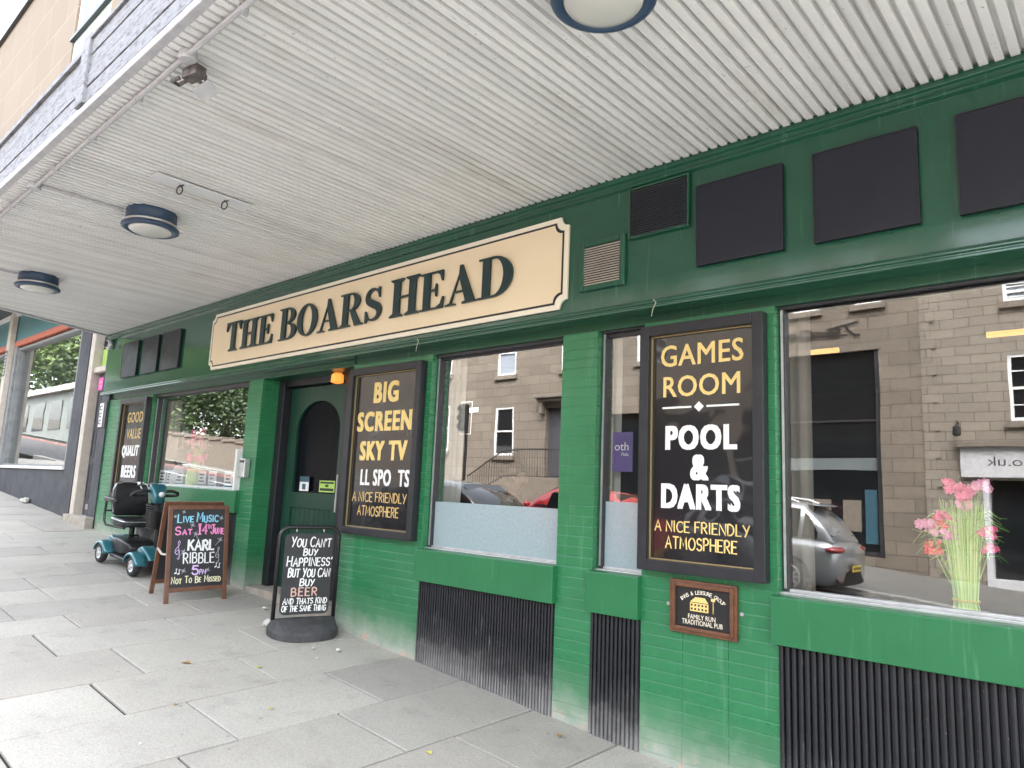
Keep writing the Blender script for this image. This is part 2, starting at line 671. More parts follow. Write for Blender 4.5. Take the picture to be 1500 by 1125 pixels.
def ashlar(name, c0, c1, c2, bw, bh, dirty=.5, mort=(.16, .13, .10)):
    m = mat(name, c0, .85)
    g = node(m, 'ShaderNodeNewGeometry')
    pos = g.outputs['Position']
    sx = node(m, 'ShaderNodeSeparateXYZ')
    link(m, pos, sx.inputs[0])
    cx = node(m, 'ShaderNodeCombineXYZ')
    link(m, math_n(m, 'ADD', sx.outputs['X'], sx.outputs['Y']), cx.inputs['X'])
    link(m, sx.outputs['Z'], cx.inputs['Y'])
    b = node(m, 'ShaderNodeTexBrick')
    b.offset = .5
    b.inputs['Scale'].default_value = 1.0
    b.inputs['Brick Width'].default_value = bw
    b.inputs['Row Height'].default_value = bh
    b.inputs['Mortar Size'].default_value = .011
    b.inputs['Mortar Smooth'].default_value = .3
    b.inputs['Bias'].default_value = 0.0
    b.inputs['Color1'].default_value = (*c0, 1)
    b.inputs['Color2'].default_value = (*c1, 1)
    b.inputs['Mortar'].default_value = (*mort, 1)
    link(m, cx.outputs[0], b.inputs['Vector'])
    n = noise(m, .9, pos, 6, .7)
    col = mix(m, ramp(m, n, [(.45, 0.0), (.75, dirty)]), b.outputs['Color'], c2)
    col = mix(m, ramp(m, noise(m, 12, pos, 5), [(.4, 0.0), (.8, .35)]), col, c2)
    link(m, col, P(m).inputs['Base Color'])
    b1 = bump(m, math_n(m, 'SUBTRACT', 1.0, b.outputs['Fac']), .6, .012)
    setn(m, bump(m, noise(m, 30, pos, 6), .4, .008, b1))
    return m


M['ashlar_a'] = ashlar('grey sandstone ashlar', (.20, .168, .135), (.15, .125, .10), (.09, .076, .064), .95, .345, .5, (.055, .045, .036))
M['ashlar_b'] = ashlar('buff sandstone blocks', (.26, .23, .19), (.21, .183, .152), (.14, .118, .096), .62, .235, .4, (.075, .062, .05))
M['beige_stone'] = ashlar('beige stone cladding', (.25, .19, .13), (.225, .17, .118), (.205, .158, .112), 1.5, 1.05, .5, (.38, .32, .26))
M['stone_trim'] = varied('stone trim', (.13, .11, .09), (.19, .16, .13), 6, .85, None, .4, 40)
M['sash_white'] = mat('white sash paint', (.75, .76, .76), .4)
M['dark_room'] = mat('dark room behind glass', (.02, .022, .025), .6)
M['blue_room'] = mat('pale blind behind glass', (.25, .28, .33), .7)
M['leaf_a'] = mat('mid green leaf', (.050, .088, .020), .6)
M['leaf_b'] = mat('dark green leaf', (.022, .046, .013), .6)
M['leaf_c'] = mat('light green leaf', (.085, .13, .030), .6)
M['bark'] = varied('bark', (.05, .04, .03), (.11, .09, .07), 14, .9, None, .6, 40)
M['grey_wall'] = varied('grey render', (.035, .037, .045), (.075, .076, .085), 3, .7, None, .3, 25)
M['grey_mid'] = varied('grey weathered frame', (.17, .18, .18), (.26, .27, .265), 6, .5, None, .1, 60)
M['teal_board'] = varied('faded teal fascia', (.055, .16, .18), (.075, .195, .205), 3, .45, None, .1, 30)
M['orange_board'] = varied('orange red strip', (.46, .115, .06), (.54, .15, .085), 5, .5)
M['bone'] = varied('weathered cream paint', (.46, .41, .34), (.57, .52, .45), 9, .6, None, .3, 40)
M['dark_door'] = varied('dark grey door', (.045, .046, .055), (.075, .076, .086), 5, .45, None, .15, 40)
M['step_stone'] = varied('worn stone step', (.28, .25, .21), (.42, .38, .32), 8, .9, None, .6, 50)
M['pink'] = mat('pink poster', (.72, .14, .42), .5)
M['lime'] = mat('green poster', (.38, .58, .12), .5)
M['paper'] = mat('white card', (.74, .75, .74), .6)
M['blue_card'] = mat('blue card', (.03, .085, .12), .5)
M['teal_card'] = mat('teal card', (.08, .34, .38), .5)
M['purple'] = mat('purple card', (.13, .085, .26), .5)
M['chalk_w'] = mat('white chalk ink', (.80, .80, .78), .7)
M['chalk_b'] = mat('blue chalk ink', (.25, .58, .74), .7)
M['chalk_p'] = mat('pink chalk ink', (.80, .26, .52), .7)
M['chalk_l'] = mat('lilac chalk ink', (.66, .48, .78), .7)
M['chalk_y'] = mat('cream chalk ink', (.74, .70, .46), .7)
M['chalk_g'] = mat('grey chalk ink', (.42, .44, .48), .7)
M['chalk_s'] = mat('salmon chalk ink', (.64, .40, .33), .7)
M['stalk_a'] = mat('pale green stalk', (.42, .72, .13), .5)
M['stalk_b'] = mat('green stalk', (.17, .45, .06), .5)
M['stalk_c'] = mat('cream stalk', (.72, .88, .36), .5)
M['petal_p'] = mat('pink petal', (.88, .16, .36), .55)
M['petal_r'] = mat('red petal', (.85, .07, .09), .55)
M['petal_l'] = mat('light pink petal', (.84, .38, .56), .55)
M['band'] = mat('yellow raffia band', (.66, .52, .10), .6)
M['skin'] = mat('skin', (.30, .17, .12), .6)
M['hair_b'] = mat('brown hair', (.055, .032, .02), .9, spec=.1)
M['cloth_tan'] = mat('tan jacket', (.12, .10, .07), .8)
M['cloth_red'] = mat('dark red jumper', (.25, .05, .05), .8)
M['car_silver'] = mat('silver car paint', (.30, .315, .33), .28, .55, coat=1.0)
M['car_black'] = mat('black car paint', (.012, .013, .015), .2, .2, coat=1.0)
M['car_red'] = mat('red car paint', (.42, .015, .018), .25, .1, coat=1.0)
M['lamp_red'] = mat('red lamp lens', (.28, .010, .012), .15, coat=1.0)
M['lamp_clear'] = mat('clear lamp lens', (.6, .62, .63), .1, coat=1.0)
M['plate_yellow'] = mat('yellow number plate', (.62, .48, .05), .45)
M['alloy'] = mat('alloy wheel', (.48, .49, .50), .35, .7)
M['leaf_yellow'] = mat('fallen yellow leaf', (.50, .46, .12), .7)
M['leaf_brown'] = mat('fallen brown leaf', (.36, .21, .08), .7)
M['litter'] = mat('white paper litter', (.52, .51, .46), .8)

# ------------------------------------------------------------------ lettering
def font_flat(body, bold=0.0, spacing=1.0, space=1.0):
    cu = bpy.data.curves.new('txt', 'FONT')
    cu.body = body
    cu.size = 1.0
    cu.space_character = spacing
    cu.space_word = space
    cu.resolution_u = 3
    cu.fill_mode = 'FRONT'
    ob = bpy.data.objects.new('txt', cu)
    COL.objects.link(ob)
    dg = bpy.context.evaluated_depsgraph_get()
    dg.update()
    me = bpy.data.meshes.new_from_object(ob.evaluated_get(dg))
    vs = [(v.co.x, v.co.y) for v in me.vertices]
    fs = []
    for p in me.polygons:
        idx = list(p.vertices)
        a = sum(vs[idx[i]][0] * vs[idx[(i + 1) % len(idx)]][1] - vs[idx[(i + 1) % len(idx)]][0] * vs[idx[i]][1] for i in range(len(idx)))
        fs.append(tuple(idx if a > 0 else idx[::-1]))
    bpy.data.objects.remove(ob)
    bpy.data.meshes.remove(me)
    bpy.data.curves.remove(cu)
    xs, ys = [v[0] for v in vs], [v[1] for v in vs]
    x0, x1, y0, y1 = min(xs), max(xs), min(ys), max(ys)
    return [((x - x0) / (x1 - x0), (y - y0) / (y1 - y0)) for x, y in vs], fs


def put_flat(mb, data, fr, u0, u1, v0, v1, d=.0, bold=0.0):
    """bold: share of the letter height by which the strokes are thickened"""
    o, u, v, n = [Vector(a) for a in fr]
    vs, fs = data
    e = bold * (v1 - v0)
    offs = [(0, 0)] if not e else [(e, e * .6), (-e, e * .6), (e, -e * .6), (-e, -e * .6), (e, 0), (-e, 0), (0, 0)]
    for q, (du, dv) in enumerate(offs):
        mb.add([o + u * (u0 + e + du + (u1 - u0 - 2 * e) * a) + v * (v0 + e * .6 + dv + (v1 - v0 - 1.2 * e) * b) + n * (d + q * .00005) for a, b in vs], fs)


def wall_frame(y):
    return ((0, y, 0), (1, 0, 0), (0, 0, 1), (0, -1, 0))


def arc(cx, cy, rx, ry, a0, a1, n=10):
    return [(cx + rx * cos(radians(a0 + (a1 - a0) * i / n)), cy + ry * sin(radians(a0 + (a1 - a0) * i / n))) for i in range(n + 1)]


STROKE = {
    'A': (.70, [[(0, 0), (.35, 1), (.70, 0)], [(.13, .36), (.57, .36)]]),
    'B': (.58, [[(0, 0), (0, 1), (.25, 1)] + arc(.25, .76, .26, .24, 90, -90) + [(0, .52)], [(.25, .52)] + arc(.28, .26, .30, .26, 90, -90) + [(0, 0)]]),
    'C': (.66, [arc(.40, .5, .40, .5, 48, 312, 14)]),
    'D': (.64, [[(0, 0), (0, 1), (.18, 1)] + arc(.18, .5, .46, .5, 90, -90) + [(0, 0)]]),
    'E': (.52, [[(.52, 1), (0, 1), (0, 0), (.52, 0)], [(0, .52), (.42, .52)]]),
    'F': (.50, [[(.50, 1), (0, 1), (0, 0)], [(0, .52), (.40, .52)]]),
    'G': (.72, [arc(.40, .5, .40, .5, 48, 330, 14) + [(.72, .45), (.45, .45)]]),
    'H': (.62, [[(0, 0), (0, 1)], [(.62, 0), (.62, 1)], [(0, .5), (.62, .5)]]),
    'I': (.10, [[(.05, 0), (.05, 1)]]),
    'J': (.45, [[(.42, 1), (.42, .25)] + arc(.21, .25, .21, .25, 0, -170, 8), [(.18, 1), (.60, 1)]]),
    'K': (.60, [[(0, 0), (0, 1)], [(.56, 1), (.02, .45)], [(.2, .6), (.60, 0)]]),
    'L': (.48, [[(0, 1), (0, 0), (.48, 0)]]),
    'M': (.80, [[(0, 0), (.10, 1), (.40, .28), (.70, 1), (.80, 0)]]),
    'N': (.64, [[(0, 0), (0, 1), (.64, 0), (.64, 1)]]),
    'O': (.76, [arc(.38, .5, .38, .5, 90, 450, 18)]),
    'P': (.54, [[(0, 0), (0, 1), (.25, 1)] + arc(.25, .73, .28, .27, 90, -90) + [(0, .46)]]),
    'Q': (.76, [arc(.38, .5, .38, .5, 90, 450, 18), [(.45, .25), (.75, -.08)]]),
    'R': (.58, [[(0, 0), (0, 1), (.25, 1)] + arc(.25, .74, .28, .26, 90, -90) + [(0, .48)], [(.22, .48), (.58, 0)]]),
    'S': (.56, [arc(.28, .75, .26, .25, 25, 260, 10) + arc(.28, .25, .28, .25, 85, -155, 10)]),
    'T': (.62, [[(0, 1), (.62, 1)], [(.31, 1), (.31, 0)]]),
    'U': (.60, [[(0, 1), (0, .3)] + arc(.30, .3, .30, .3, 180, 360, 10) + [(.60, 1)]]),
    'V': (.64, [[(0, 1), (.32, 0), (.64, 1)]]),
    'Y': (.64, [[(0, 1), (.32, .48)], [(.64, 1), (.20, 0)]]),
    '1': (.22, [[(0, .82), (.14, 1), (.14, 0)], [(0, 0), (.28, 0)], [(0, 1), (.28, 1)]]),
    '4': (.56, [[(.42, 0), (.42, 1), (0, .32), (.58, .32)]]),
    '5': (.54, [[(.52, 1), (.08, 1), (.05, .58)] + arc(.26, .32, .28, .32, 120, -160, 12)]),
    "'": (.08, [[(.05, 1.05), (.02, .82)]]),
    '.': (.08, [[(.0, 0.02), (.06, 0.02)]]),
}


def stroke_layout(text, gap=.24, space=.42, caps=1.0, rnd=None, jitter=0.0):
    """text -> list of polylines; letters after the first of a word drawn at `caps` height"""
    x, lines, first = 0.0, [], True
    for ch in text:
        if ch == ' ':
            x += space
            first = True
            continue
        w_, st = STROKE[ch]
        k = 1.0 if first else caps
        first = False
        j = (rnd.uniform(-1, 1) * jitter if rnd else 0)
        sh = (rnd.uniform(-.5, 1) * jitter if rnd else 0)
        for s_ in st:
            lines.append([(x + a * k + b * k * sh, b * k + j) for a, b in s_])
        x += w_ * k + gap * (.55 + .45 * k)
    xs = [p[0] for l in lines for p in l]
    x0, x1 = min(xs), max(xs)
    return [[((a - x0) / (x1 - x0), b) for a, b in l] for l in lines]


DEPTH = [0]


def ribbon(mb, pts, wdt, fr, d):
    """flat brush stroke along pts (2D)"""
    DEPTH[0] = (DEPTH[0] + 1) % 12
    d = d + DEPTH[0] * .00006
    o, u, v, n = [Vector(a) for a in fr]
    m = len(pts)
    vs = []
    for i, p in enumerate(pts):
        a, b = pts[max(i - 1, 0)], pts[min(i + 1, m - 1)]
        dx, dy = b[0] - a[0], b[1] - a[1]
        L = sqrt(dx * dx + dy * dy) or 1
        dx, dy = dx / L, dy / L
        k = 1.0
        if 0 < i < m - 1:
            e, g = pts[i - 1], pts[i + 1]
            d1 = Vector((p[0] - e[0], p[1] - e[1])).normalized()
            d2 = Vector((g[0] - p[0], g[1] - p[1])).normalized()
            c = max(.35, sqrt(max(0, (1 + d1.dot(d2)) / 2)))
            k = min(1 / c, 1.7)
        ext = 0
        if i == 0:
            ext = -wdt * .35
        elif i == m - 1:
            ext = wdt * .35
        ww = wdt[i] if isinstance(wdt, list) else wdt
        px, py = p[0] + dx * ext, p[1] + dy * ext
        for s_ in (1, -1):
            vs.append(o + u * (px - dy * ww * .5 * s_ * k) + v * (py + dx * ww * .5 * s_ * k) + n * d)
    mb.add(vs, [(2 * i, 2 * i + 1, 2 * i + 3, 2 * i + 2) for i in range(m - 1)])


def stroke_text(mb, text, fr, u0, u1, v0, v1, wdt, d, caps=1.0, slant=0.0, rise=0.0, seed=None, jitter=0.0, gap=.24, space=.42):
    rnd = random.Random(seed) if seed is not None else None
    for l in stroke_layout(text, gap, space, caps, rnd, jitter):
        q = []
        for a, b in l:
            q.append((u0 + (u1 - u0) * a + (v1 - v0) * b * slant, v0 + (v1 - v0) * b + rise * a))
        ribbon(mb, q, wdt, fr, d)


# bold serif capitals: lists of polygons in units of the cap height
def _ring(cx, cy, ro, so, ri, si, a0, a1, n=18):
    o_ = arc(cx, cy, ro, so, a0, a1, n)
    i_ = arc(cx, cy, ri, si, a0, a1, n)
    return [[o_[k], o_[k + 1], i_[k + 1], i_[k]] for k in range(n)]


def _foot(x0, x1, s0, s1, y=0, t=.032, b=.10):
    if y == 0:
        return [(x0, 0), (x1, 0), (x1, t), (s1, b), (s0, b), (x0, t)]
    return [(x0, 1), (x0, 1 - t), (s0, 1 - b), (s1, 1 - b), (x1, 1 - t), (x1, 1)]


def _r(x0, x1, y0, y1):
    return [(x0, y0), (x1, y0), (x1, y1), (x0, y1)]


def serif_glyph(c):
    sw = .20
    if c == 'T':
        return .78, [_r(.29, .49, .06, .96), _foot(.17, .61, .29, .49), _r(0, .78, .945, 1),
                     [(0, .96), (0, .70), (.025, .70), (.10, .88), (.20, .96)], [(.78, .96), (.58, .96), (.68, .88), (.755, .70), (.78, .70)]]
    if c == 'H':
        return .92, [_r(.11, .31, .06, .94), _r(.61, .81, .06, .94), _r(.31, .61, .475, .53), _foot(0, .42, .11, .31), _foot(.50, .92, .61, .81),
                     _foot(0, .42, .11, .31, 1), _foot(.50, .92, .61, .81, 1)]
    if c == 'E':
        return .76, [_r(.11, .31, .03, .97), _r(0, .70, .955, 1), _r(0, .72, 0, .045), _r(.31, .50, .485, .525),
                     [(.70, .98), (.50, .96), (.62, .88), (.675, .72), (.70, .72)], [(.74, .30), (.715, .30), (.65, .12), (.52, .04), (.72, .02)],
                     [(.50, .67), (.47, .55), (.44, .525), (.44, .485), (.47, .46), (.50, .33), (.525, .33), (.525, .67)]]
    if c == 'B':
        return .80, [_r(.11, .31, .03, .97), _r(0, .40, .955, 1), _r(0, .42, 0, .045), _r(.31, .42, .495, .535)] + \
            _ring(.40, .755, .32, .245, .125, .20, -88, 90) + _ring(.42, .26, .38, .26, .17, .215, -90, 92)
    if c == 'O':
        return .90, _ring(.45, .5, .45, .515, .235, .465, 0, 360, 36)
    if c == 'A':
        return .90, [[(.40, 1.0), (.47, 1.0), (.845, .04), (.60, .04), (.385, .72)], [(.47, 1.0), (.405, .80), (.175, .04), (.125, .04)][::-1],
                     _r(.22, .60, .30, .345), _foot(0, .30, .125, .175, 0, .032, .06), _foot(.50, .92, .60, .845, 0, .032, .07)]
    if c == 'R':
        return .90, [_r(.11, .31, .06, .97), _r(0, .42, .955, 1), _foot(0, .42, .11, .31), _r(.31, .44, .455, .50)] + \
            _ring(.42, .73, .35, .27, .14, .225, -90, 90) + [[(.40, .48), (.56, .47), (.82, .06), (.60, .02)], [(.60, .0), (.92, 0), (.92, .032), (.80, .09), (.60, .09)]]
    if c == 'D':
        return .90, [_r(.11, .31, .03, .97), _r(0, .42, .955, 1), _r(0, .42, 0, .045)] + _ring(.40, .5, .50, .5, .27, .455, -90, 90, 24)
    if c == 'S':
        ctr = arc(.33, .745, .215, .20, 10, 250, 16) + arc(.33, .275, .235, .215, 72, -170, 18)
        n = len(ctr)
        polys = []
        ws = [.05 + .165 * math.exp(-((i / (n - 1) - .5) / .20) ** 2) + .02 * math.exp(-((i / (n - 1) - .22) / .1) ** 2) for i in range(n)]
        L, R_ = [], []
        for i, p in enumerate(ctr):
            a, b = ctr[max(0, i - 1)], ctr[min(n - 1, i + 1)]
            dx, dy = b[0] - a[0], b[1] - a[1]
            l_ = sqrt(dx * dx + dy * dy) or 1
            L.append((p[0] - dy / l_ * ws[i] * .5, p[1] + dx / l_ * ws[i] * .5))
            R_.append((p[0] + dy / l_ * ws[i] * .5, p[1] - dx / l_ * ws[i] * .5))
        polys = [[R_[i], R_[i + 1], L[i + 1], L[i]] for i in range(n - 1)]
        polys += [[(.545, .98), (.51, .93), (.50, .85), (.545, .68), (.57, .68), (.57, .98)], [(.06, .34), (.06, 0), (.10, 0), (.14, .08), (.15, .18), (.085, .34)]]
        return .64, polys
    raise KeyError(c)


def serif_word(mb, word, fr, u0, u1, v0, v1, d0, d1, first=1.08):
    items, x = [], 0.0
    for i, c in enumerate(word):
        w_, polys = serif_glyph(c)
        k = first if i == 0 else 1.0
        items.append((x, k, polys))
        x += w_ * k + .045
    x -= .045
    for x_, k, polys in items:
        for q, poly in enumerate(polys):
            pp = [(u0 + (u1 - u0) * (x_ + a * k) / x, v0 + (v1 - v0) * b * k) for a, b in poly]
            area = sum(pp[i][0] * pp[(i + 1) % len(pp)][1] - pp[(i + 1) % len(pp)][0] * pp[i][1] for i in range(len(pp)))
            if area < 0:
                pp = pp[::-1]
            mb.prism(pp, fr, d0, d1 + (q % 7) * .0001)


# ------------------------------------------------------------------ ground
def street_sheet(name, xs, ys, m, lift=0.0, step=None, kind='structure'):
    mb = MB()
    v = [(x, y, gz(x, y) + lift) for x in xs for y in ys]
    ny = len(ys)
    f = [(i * ny + j, (i + 1) * ny + j, (i + 1) * ny + j + 1, i * ny + j + 1) for i in range(len(xs) - 1) for j in range(ny - 1)]
    mb.add(v, f)
    o = mb.build(name, m)
    return label(o, None, None, None, kind)


XS = [-130, -60, -30, -15, 0, 8, 30]
o = street_sheet('ground', [-220, 120], [-160, -60.1, 60.1, 160], M['earth'], -.45)
label(o, 'bare ground lying under and around the whole street')
o = street_sheet('road', XS, [-10.99, -9, -8, -6.5, -4.93], M['asphalt'])
label(o, 'dark asphalt road running past the pub')
o = street_sheet('cycle_path', XS, [-10.75, -9.6], M['red_asphalt'], .004)
label(o, 'red surfaced strip along the far kerb of the road')
mb = MB()
for k in range(16):
    xa = -34 + k * 4.0
    mb.add([(xa, -7.75, gz(xa, -7.75) + .005), (xa + 2, -7.75, gz(xa + 2, -7.75) + .005), (xa + 2, -7.65, gz(xa + 2, -7.65) + .005), (xa, -7.65, gz(xa, -7.65) + .005)], [(0, 1, 2, 3)])
o = mb.build('road_marking', M['line_white'])
label(o, 'broken white centre line painted on the road', kind='structure')

# the pub's pavement: slabs in courses at right angles to the wall, read off the photograph
rnd = random.Random(11)
rows = [-2.07, -2.80, -3.55, -4.30, -5.06, -5.765, -6.50, -7.20, -7.72]
x = -7.72
while x > -32:
    x -= rnd.choice([.62, .70, .74, .60])
    rows.append(x)
x = -2.07
while x < 6:
    x += .735
    rows.insert(0, x)
rows = rows[::-1]
mb = MB()
mb2 = MB()
yk = -4.62
for i in range(len(rows) - 1):
    xa, xb = rows[i], rows[i + 1]
    near = -8 < xa < -2
    # alternate bond
    k = sum(1 for r in rows if r > xa + .01)
    a_row = (round((xb + 2.80) / .735) % 2 == 0)
    js = [-.70, -1.80, -2.90, -4.0] if a_row else [-1.09, -2.18, -3.27, -4.3]
    ys = [.34] + [j + (0 if near else rnd.uniform(-.12, .12)) for j in js] + [yk]
    for a, b in zip(ys, ys[1:]):
        g = .0070 + rnd.uniform(0, .0050)
        dz = [rnd.uniform(-.0035, .0035) for _ in range(4)]
        t = rnd.uniform(-.0025, .0025)
        cs = [(xa + g, b + g), (xb - g, b + g), (xb - g, a - g), (xa + g, a - g)]
        top = [(p[0] + (.005 if q in (0, 3) else -.005) * 1, p[1] + (.005 if q in (0, 1) else -.005), gz(*p) + t + dz[q] * .5) for q, p in enumerate(cs)]
        mid = [(p[0], p[1], gz(*p) + t + dz[q] * .5 - .006) for q, p in enumerate(cs)]
        bot = [(p[0], p[1], gz(*p) - .05) for p in cs]
        v = top + mid + bot
        f = [(0, 1, 2, 3)]
        for r in (0, 4):
            f += [(r + (q + 1) % 4, r + q, r + 4 + q, r + 4 + (q + 1) % 4) for q in range(4)]
        mb.add(v, f)
o = mb.build('pavement', M['slab'])
label(o, 'grey concrete paving slabs sloping up along the pub', kind='structure')
o = street_sheet('mortar_ground', [-32, 6.3], [yk, -2, .6], M['joint'], -.018)
label(o, 'dirty mortar bed showing in the joints between the paving slabs', kind='structure')
mb = MB()
for k in range(-36, 8):
    x0, x1 = k * 1.0, k * 1.0 + .992
    for ya, yb, up, lo in ((-4.92, -4.625, 0, -.3), (-11.3, -10.992, 0, -.3)):
        za = [gz(x0, ya if ya < -8 else yb), gz(x1, ya if ya < -8 else yb)]
        mb.add([(x0, ya, za[0] - .004), (x1, ya, za[1] - .004), (x1, yb, za[1]), (x0, yb, za[0]),
                (x0, ya, za[0] + lo), (x1, ya, za[1] + lo), (x1, yb, za[1] + lo), (x0, yb, za[0] + lo)],
               [(0, 1, 2, 3), (4, 5, 1, 0), (5, 6, 2, 1), (6, 7, 3, 2), (7, 4, 0, 3)])
o = mb.build('kerb', M['kerb'], bevel=.012)
label(o, 'pale stone kerbs along both sides of the road', kind='structure')
o = street_sheet('opposite_pavement', XS, [-15.6, -13, -11.31], slab_mat('flagged pavement opposite', (.11, .107, .10), (.165, .16, .15), False), .0)
label(o, 'grey flagged pavement on the far side of the road', kind='structure')

# ------------------------------------------------------------------ the pub front
BR = .12                # brick face
pub = thing('pub', 'green painted brick pub front with glazed bays under the white canopy', 'pub', (-6, .12, .44))
COURSE = .0741
PH = 1.473 % COURSE


def bricks(mb, mm, x0, x1, y0, y1, z0, z1, tile=9):
    k = math.floor((z0 - PH) / COURSE)
    z = PH + k * COURSE
    n = max(1, round((x1 - x0) / tile))
    while z < z1 - .005:
        a, b = max(z, z0), min(z + COURSE, z1)
        for i in range(n):
            xa, xb = x0 + (x1 - x0) * i / n, x0 + (x1 - x0) * (i + 1) / n
            jt = rnd.uniform(-.0012, .0012)
            mb.box(xa + .0004, xb - .0004, y0 + jt * .6, y1, a + .0024, b - .0024)
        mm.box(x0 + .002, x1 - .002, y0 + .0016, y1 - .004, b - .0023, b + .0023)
        z += COURSE


def ground_z(x):
    return -.0739 * x


piers = [(-13.0, -12.64, .32), (-12.64, -11.22, .32), (-8.31, -7.97, .45), (-6.13, -4.90, .45), (-3.378, -3.047, .34), (-2.64, -1.70, .34), (2.02, 2.6, .34)]
for x0, x1, yb in piers:
    mb = MB()
    mm = MB()
    bricks(mb, mm, x0, x1, BR, yb, ground_z(x1) - .12, 3.08, .32 if x0 == -2.64 else 9)
    pr_ = mb.build('brick_pier', M['brick_green'], pub, bevel=.0035, seg=2)
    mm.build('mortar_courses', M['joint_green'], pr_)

# header board over the openings and dark undersides
mb = MB()
mb.box(-13.0, 2.6, .135, .40, 3.08, 3.22)
mb.build('header_board', M['reveal_green'], pub)

# fascia with mouldings
prof = [(.14, 4.19), (-.035, 4.19), (-.035, 4.165), (-.050, 4.160), (-.050, 4.135), (-.028, 4.125), (-.028, 4.10), (-.036, 4.095), (-.036, 4.078), (0, 4.068),
        (0, 3.36), (.003, 3.22), (.002, 3.205), (-.030, 3.196), (-.048, 3.190), (-.048, 3.178), (-.038, 3.174), (-.038, 3.163), (-.046, 3.160), (-.046, 3.145), (.14, 3.145)]
mb = MB()
mb.extrude_x(prof[::-1], -13.0, 2.6)
mb.build('fascia', M['fascia_green'], pub, bevel=.003, seg=2)


def window_bay(x0, x1, z0, z1, top, film_z=None, right_strip=False):
    """black timber/aluminium frame, one pane, blind box at the head, privacy film at the foot"""
    mb = MB()
    mb.box(x0 - .01, x0 + .035, .19, .27, z0, z1)
    mb.box(x1 - .035, x1 + .01, .19, .27, z0, z1)
    mb.box(x0 + .03, x1 - .03, .205, .255, z1 - .05, z1 - .002)
    mb.box(x0 + .03, x1 - .03, .24, .255, z0 + .002, z0 + .02)
    fr = mb.build('window', M['dark_header'], pub, bevel=.003)
    mb = MB()
    mb.box(x0 + .035, x1 - .035, .20, .26, z0, z0 + .028)
    mb.box(x0 - .02, x1 + .02, .15, .20, z0 - .006, z0 + .012)
    mb.build('bottom_bead', M['alu'], fr, bevel=.004)
    mb = MB()
    mb.box(x0 - .01, x1 + .01, .165, .30, top, z1)
    mb.box(x0 - .01, x1 + .01, .155, .165, top + .045, z1)
    mb.build('blind_box', M['dark_header'], fr, bevel=.004)
    mb = MB()
    mb.box(x0 + .012, x0 + .026, .182, .19, z0 + .03, top)
    mb.build('side_bead', M['alu'], fr)
    mb = MB()
    zf = film_z if film_z else z0 + .028
    mb.add([(x0 + .02, .225, zf), (x1 - .02, .225, zf), (x1 - .02, .225, top + .03), (x0 + .02, .225, top + .03)], [(0, 1, 2, 3)])
    mb.build('pane', M['glass'], fr)
    if film_z:
        mb = MB()
        mb.box(x0 + .02, x1 - .02, .222, .23, z0 + .02, film_z)
        mb.build('frosted_pane', M['film'], fr)
    return fr


window_bay(-11.22, -8.31, 1.725, 3.085, 3.035)
window_bay(-4.90, -3.378, 1.318, 3.085, 3.052, 1.735)
window_bay(-3.047, -2.64, 1.318, 3.085, 3.066, 1.81)
window_bay(-1.70, 2.02, 1.318, 3.115, 3.065)


def sill(x0, x1, z0, z1):
    mb = MB()
    mb.add([(x0, .065, z0), (x1, .065, z0), (x1, .065, z1), (x0, .065, z1), (x0, .20, z0), (x1, .20, z0), (x1, .20, z1 + .012), (x0, .20, z1 + .012)],
           [(0, 1, 2, 3), (3, 2, 6, 7), (1, 5, 6, 2), (0, 3, 7, 4), (0, 4, 5, 1), (4, 7, 6, 5)])
    mb.build('sill_box', M['sill_green'], pub, bevel=.005)


sill(-11.30, -8.28, 1.455, 1.722)
sill(-4.922, -3.365, 1.044, 1.315)
sill(-3.064, -2.634, 1.035, 1.315)
sill(-1.728, 2.05, 1.035, 1.308)


def ribbed(x0, x1, z1, pitch):
    n = round((x1 - x0) / pitch)
    p = (x1 - x0) / n
    mb = MB()
    za, zb = ground_z(x1) - .12, z1
    pts = []
    for i in range(n):
        xx = x0 + i * p
        d = rnd.uniform(-.0015, .0015)
        pts += [(xx, .1295), (xx + p * .14, .109 + d), (xx + p * .45, .1045 + d), (xx + p * .74, .109 + d), (xx + p * .86, .1295)]
    pts.append((x1, .125))
    v = [(a, b, za) for a, b in pts] + [(a, b, zb) for a, b in pts]
    k = len(pts)
    mb.add(v, [(i, i + 1, k + i + 1, k + i) for i in range(k - 1)])
    mb.box(x0, x1, .13, .16, za, zb)
    mb.build('ribbed_panel', M['ribbed'], pub)


ribbed(-11.24, -8.30, 1.46, .034)
ribbed(-4.90, -3.378, 1.05, .0300)
ribbed(-3.047, -2.64, 1.045, .0345)
ribbed(-1.70, 2.02, 1.045, .0372)

# porch with the door
mb = MB()
mb.box(-7.975, -6.12, .12, .62, 3.10, 3.14)
mb.build('porch_ceiling', M['reveal_green'], pub)
mb = MB()
mb.box(-7.97, -7.845, .34, .47, .3, 3.10)
mb.box(-6.58, -6.13, .34, .47, .3, 3.10)
mb.box(-7.845, -6.58, .36, .47, 3.00, 3.10)
mb.build('door_frame', M['black_frame'], pub, bevel=.006)
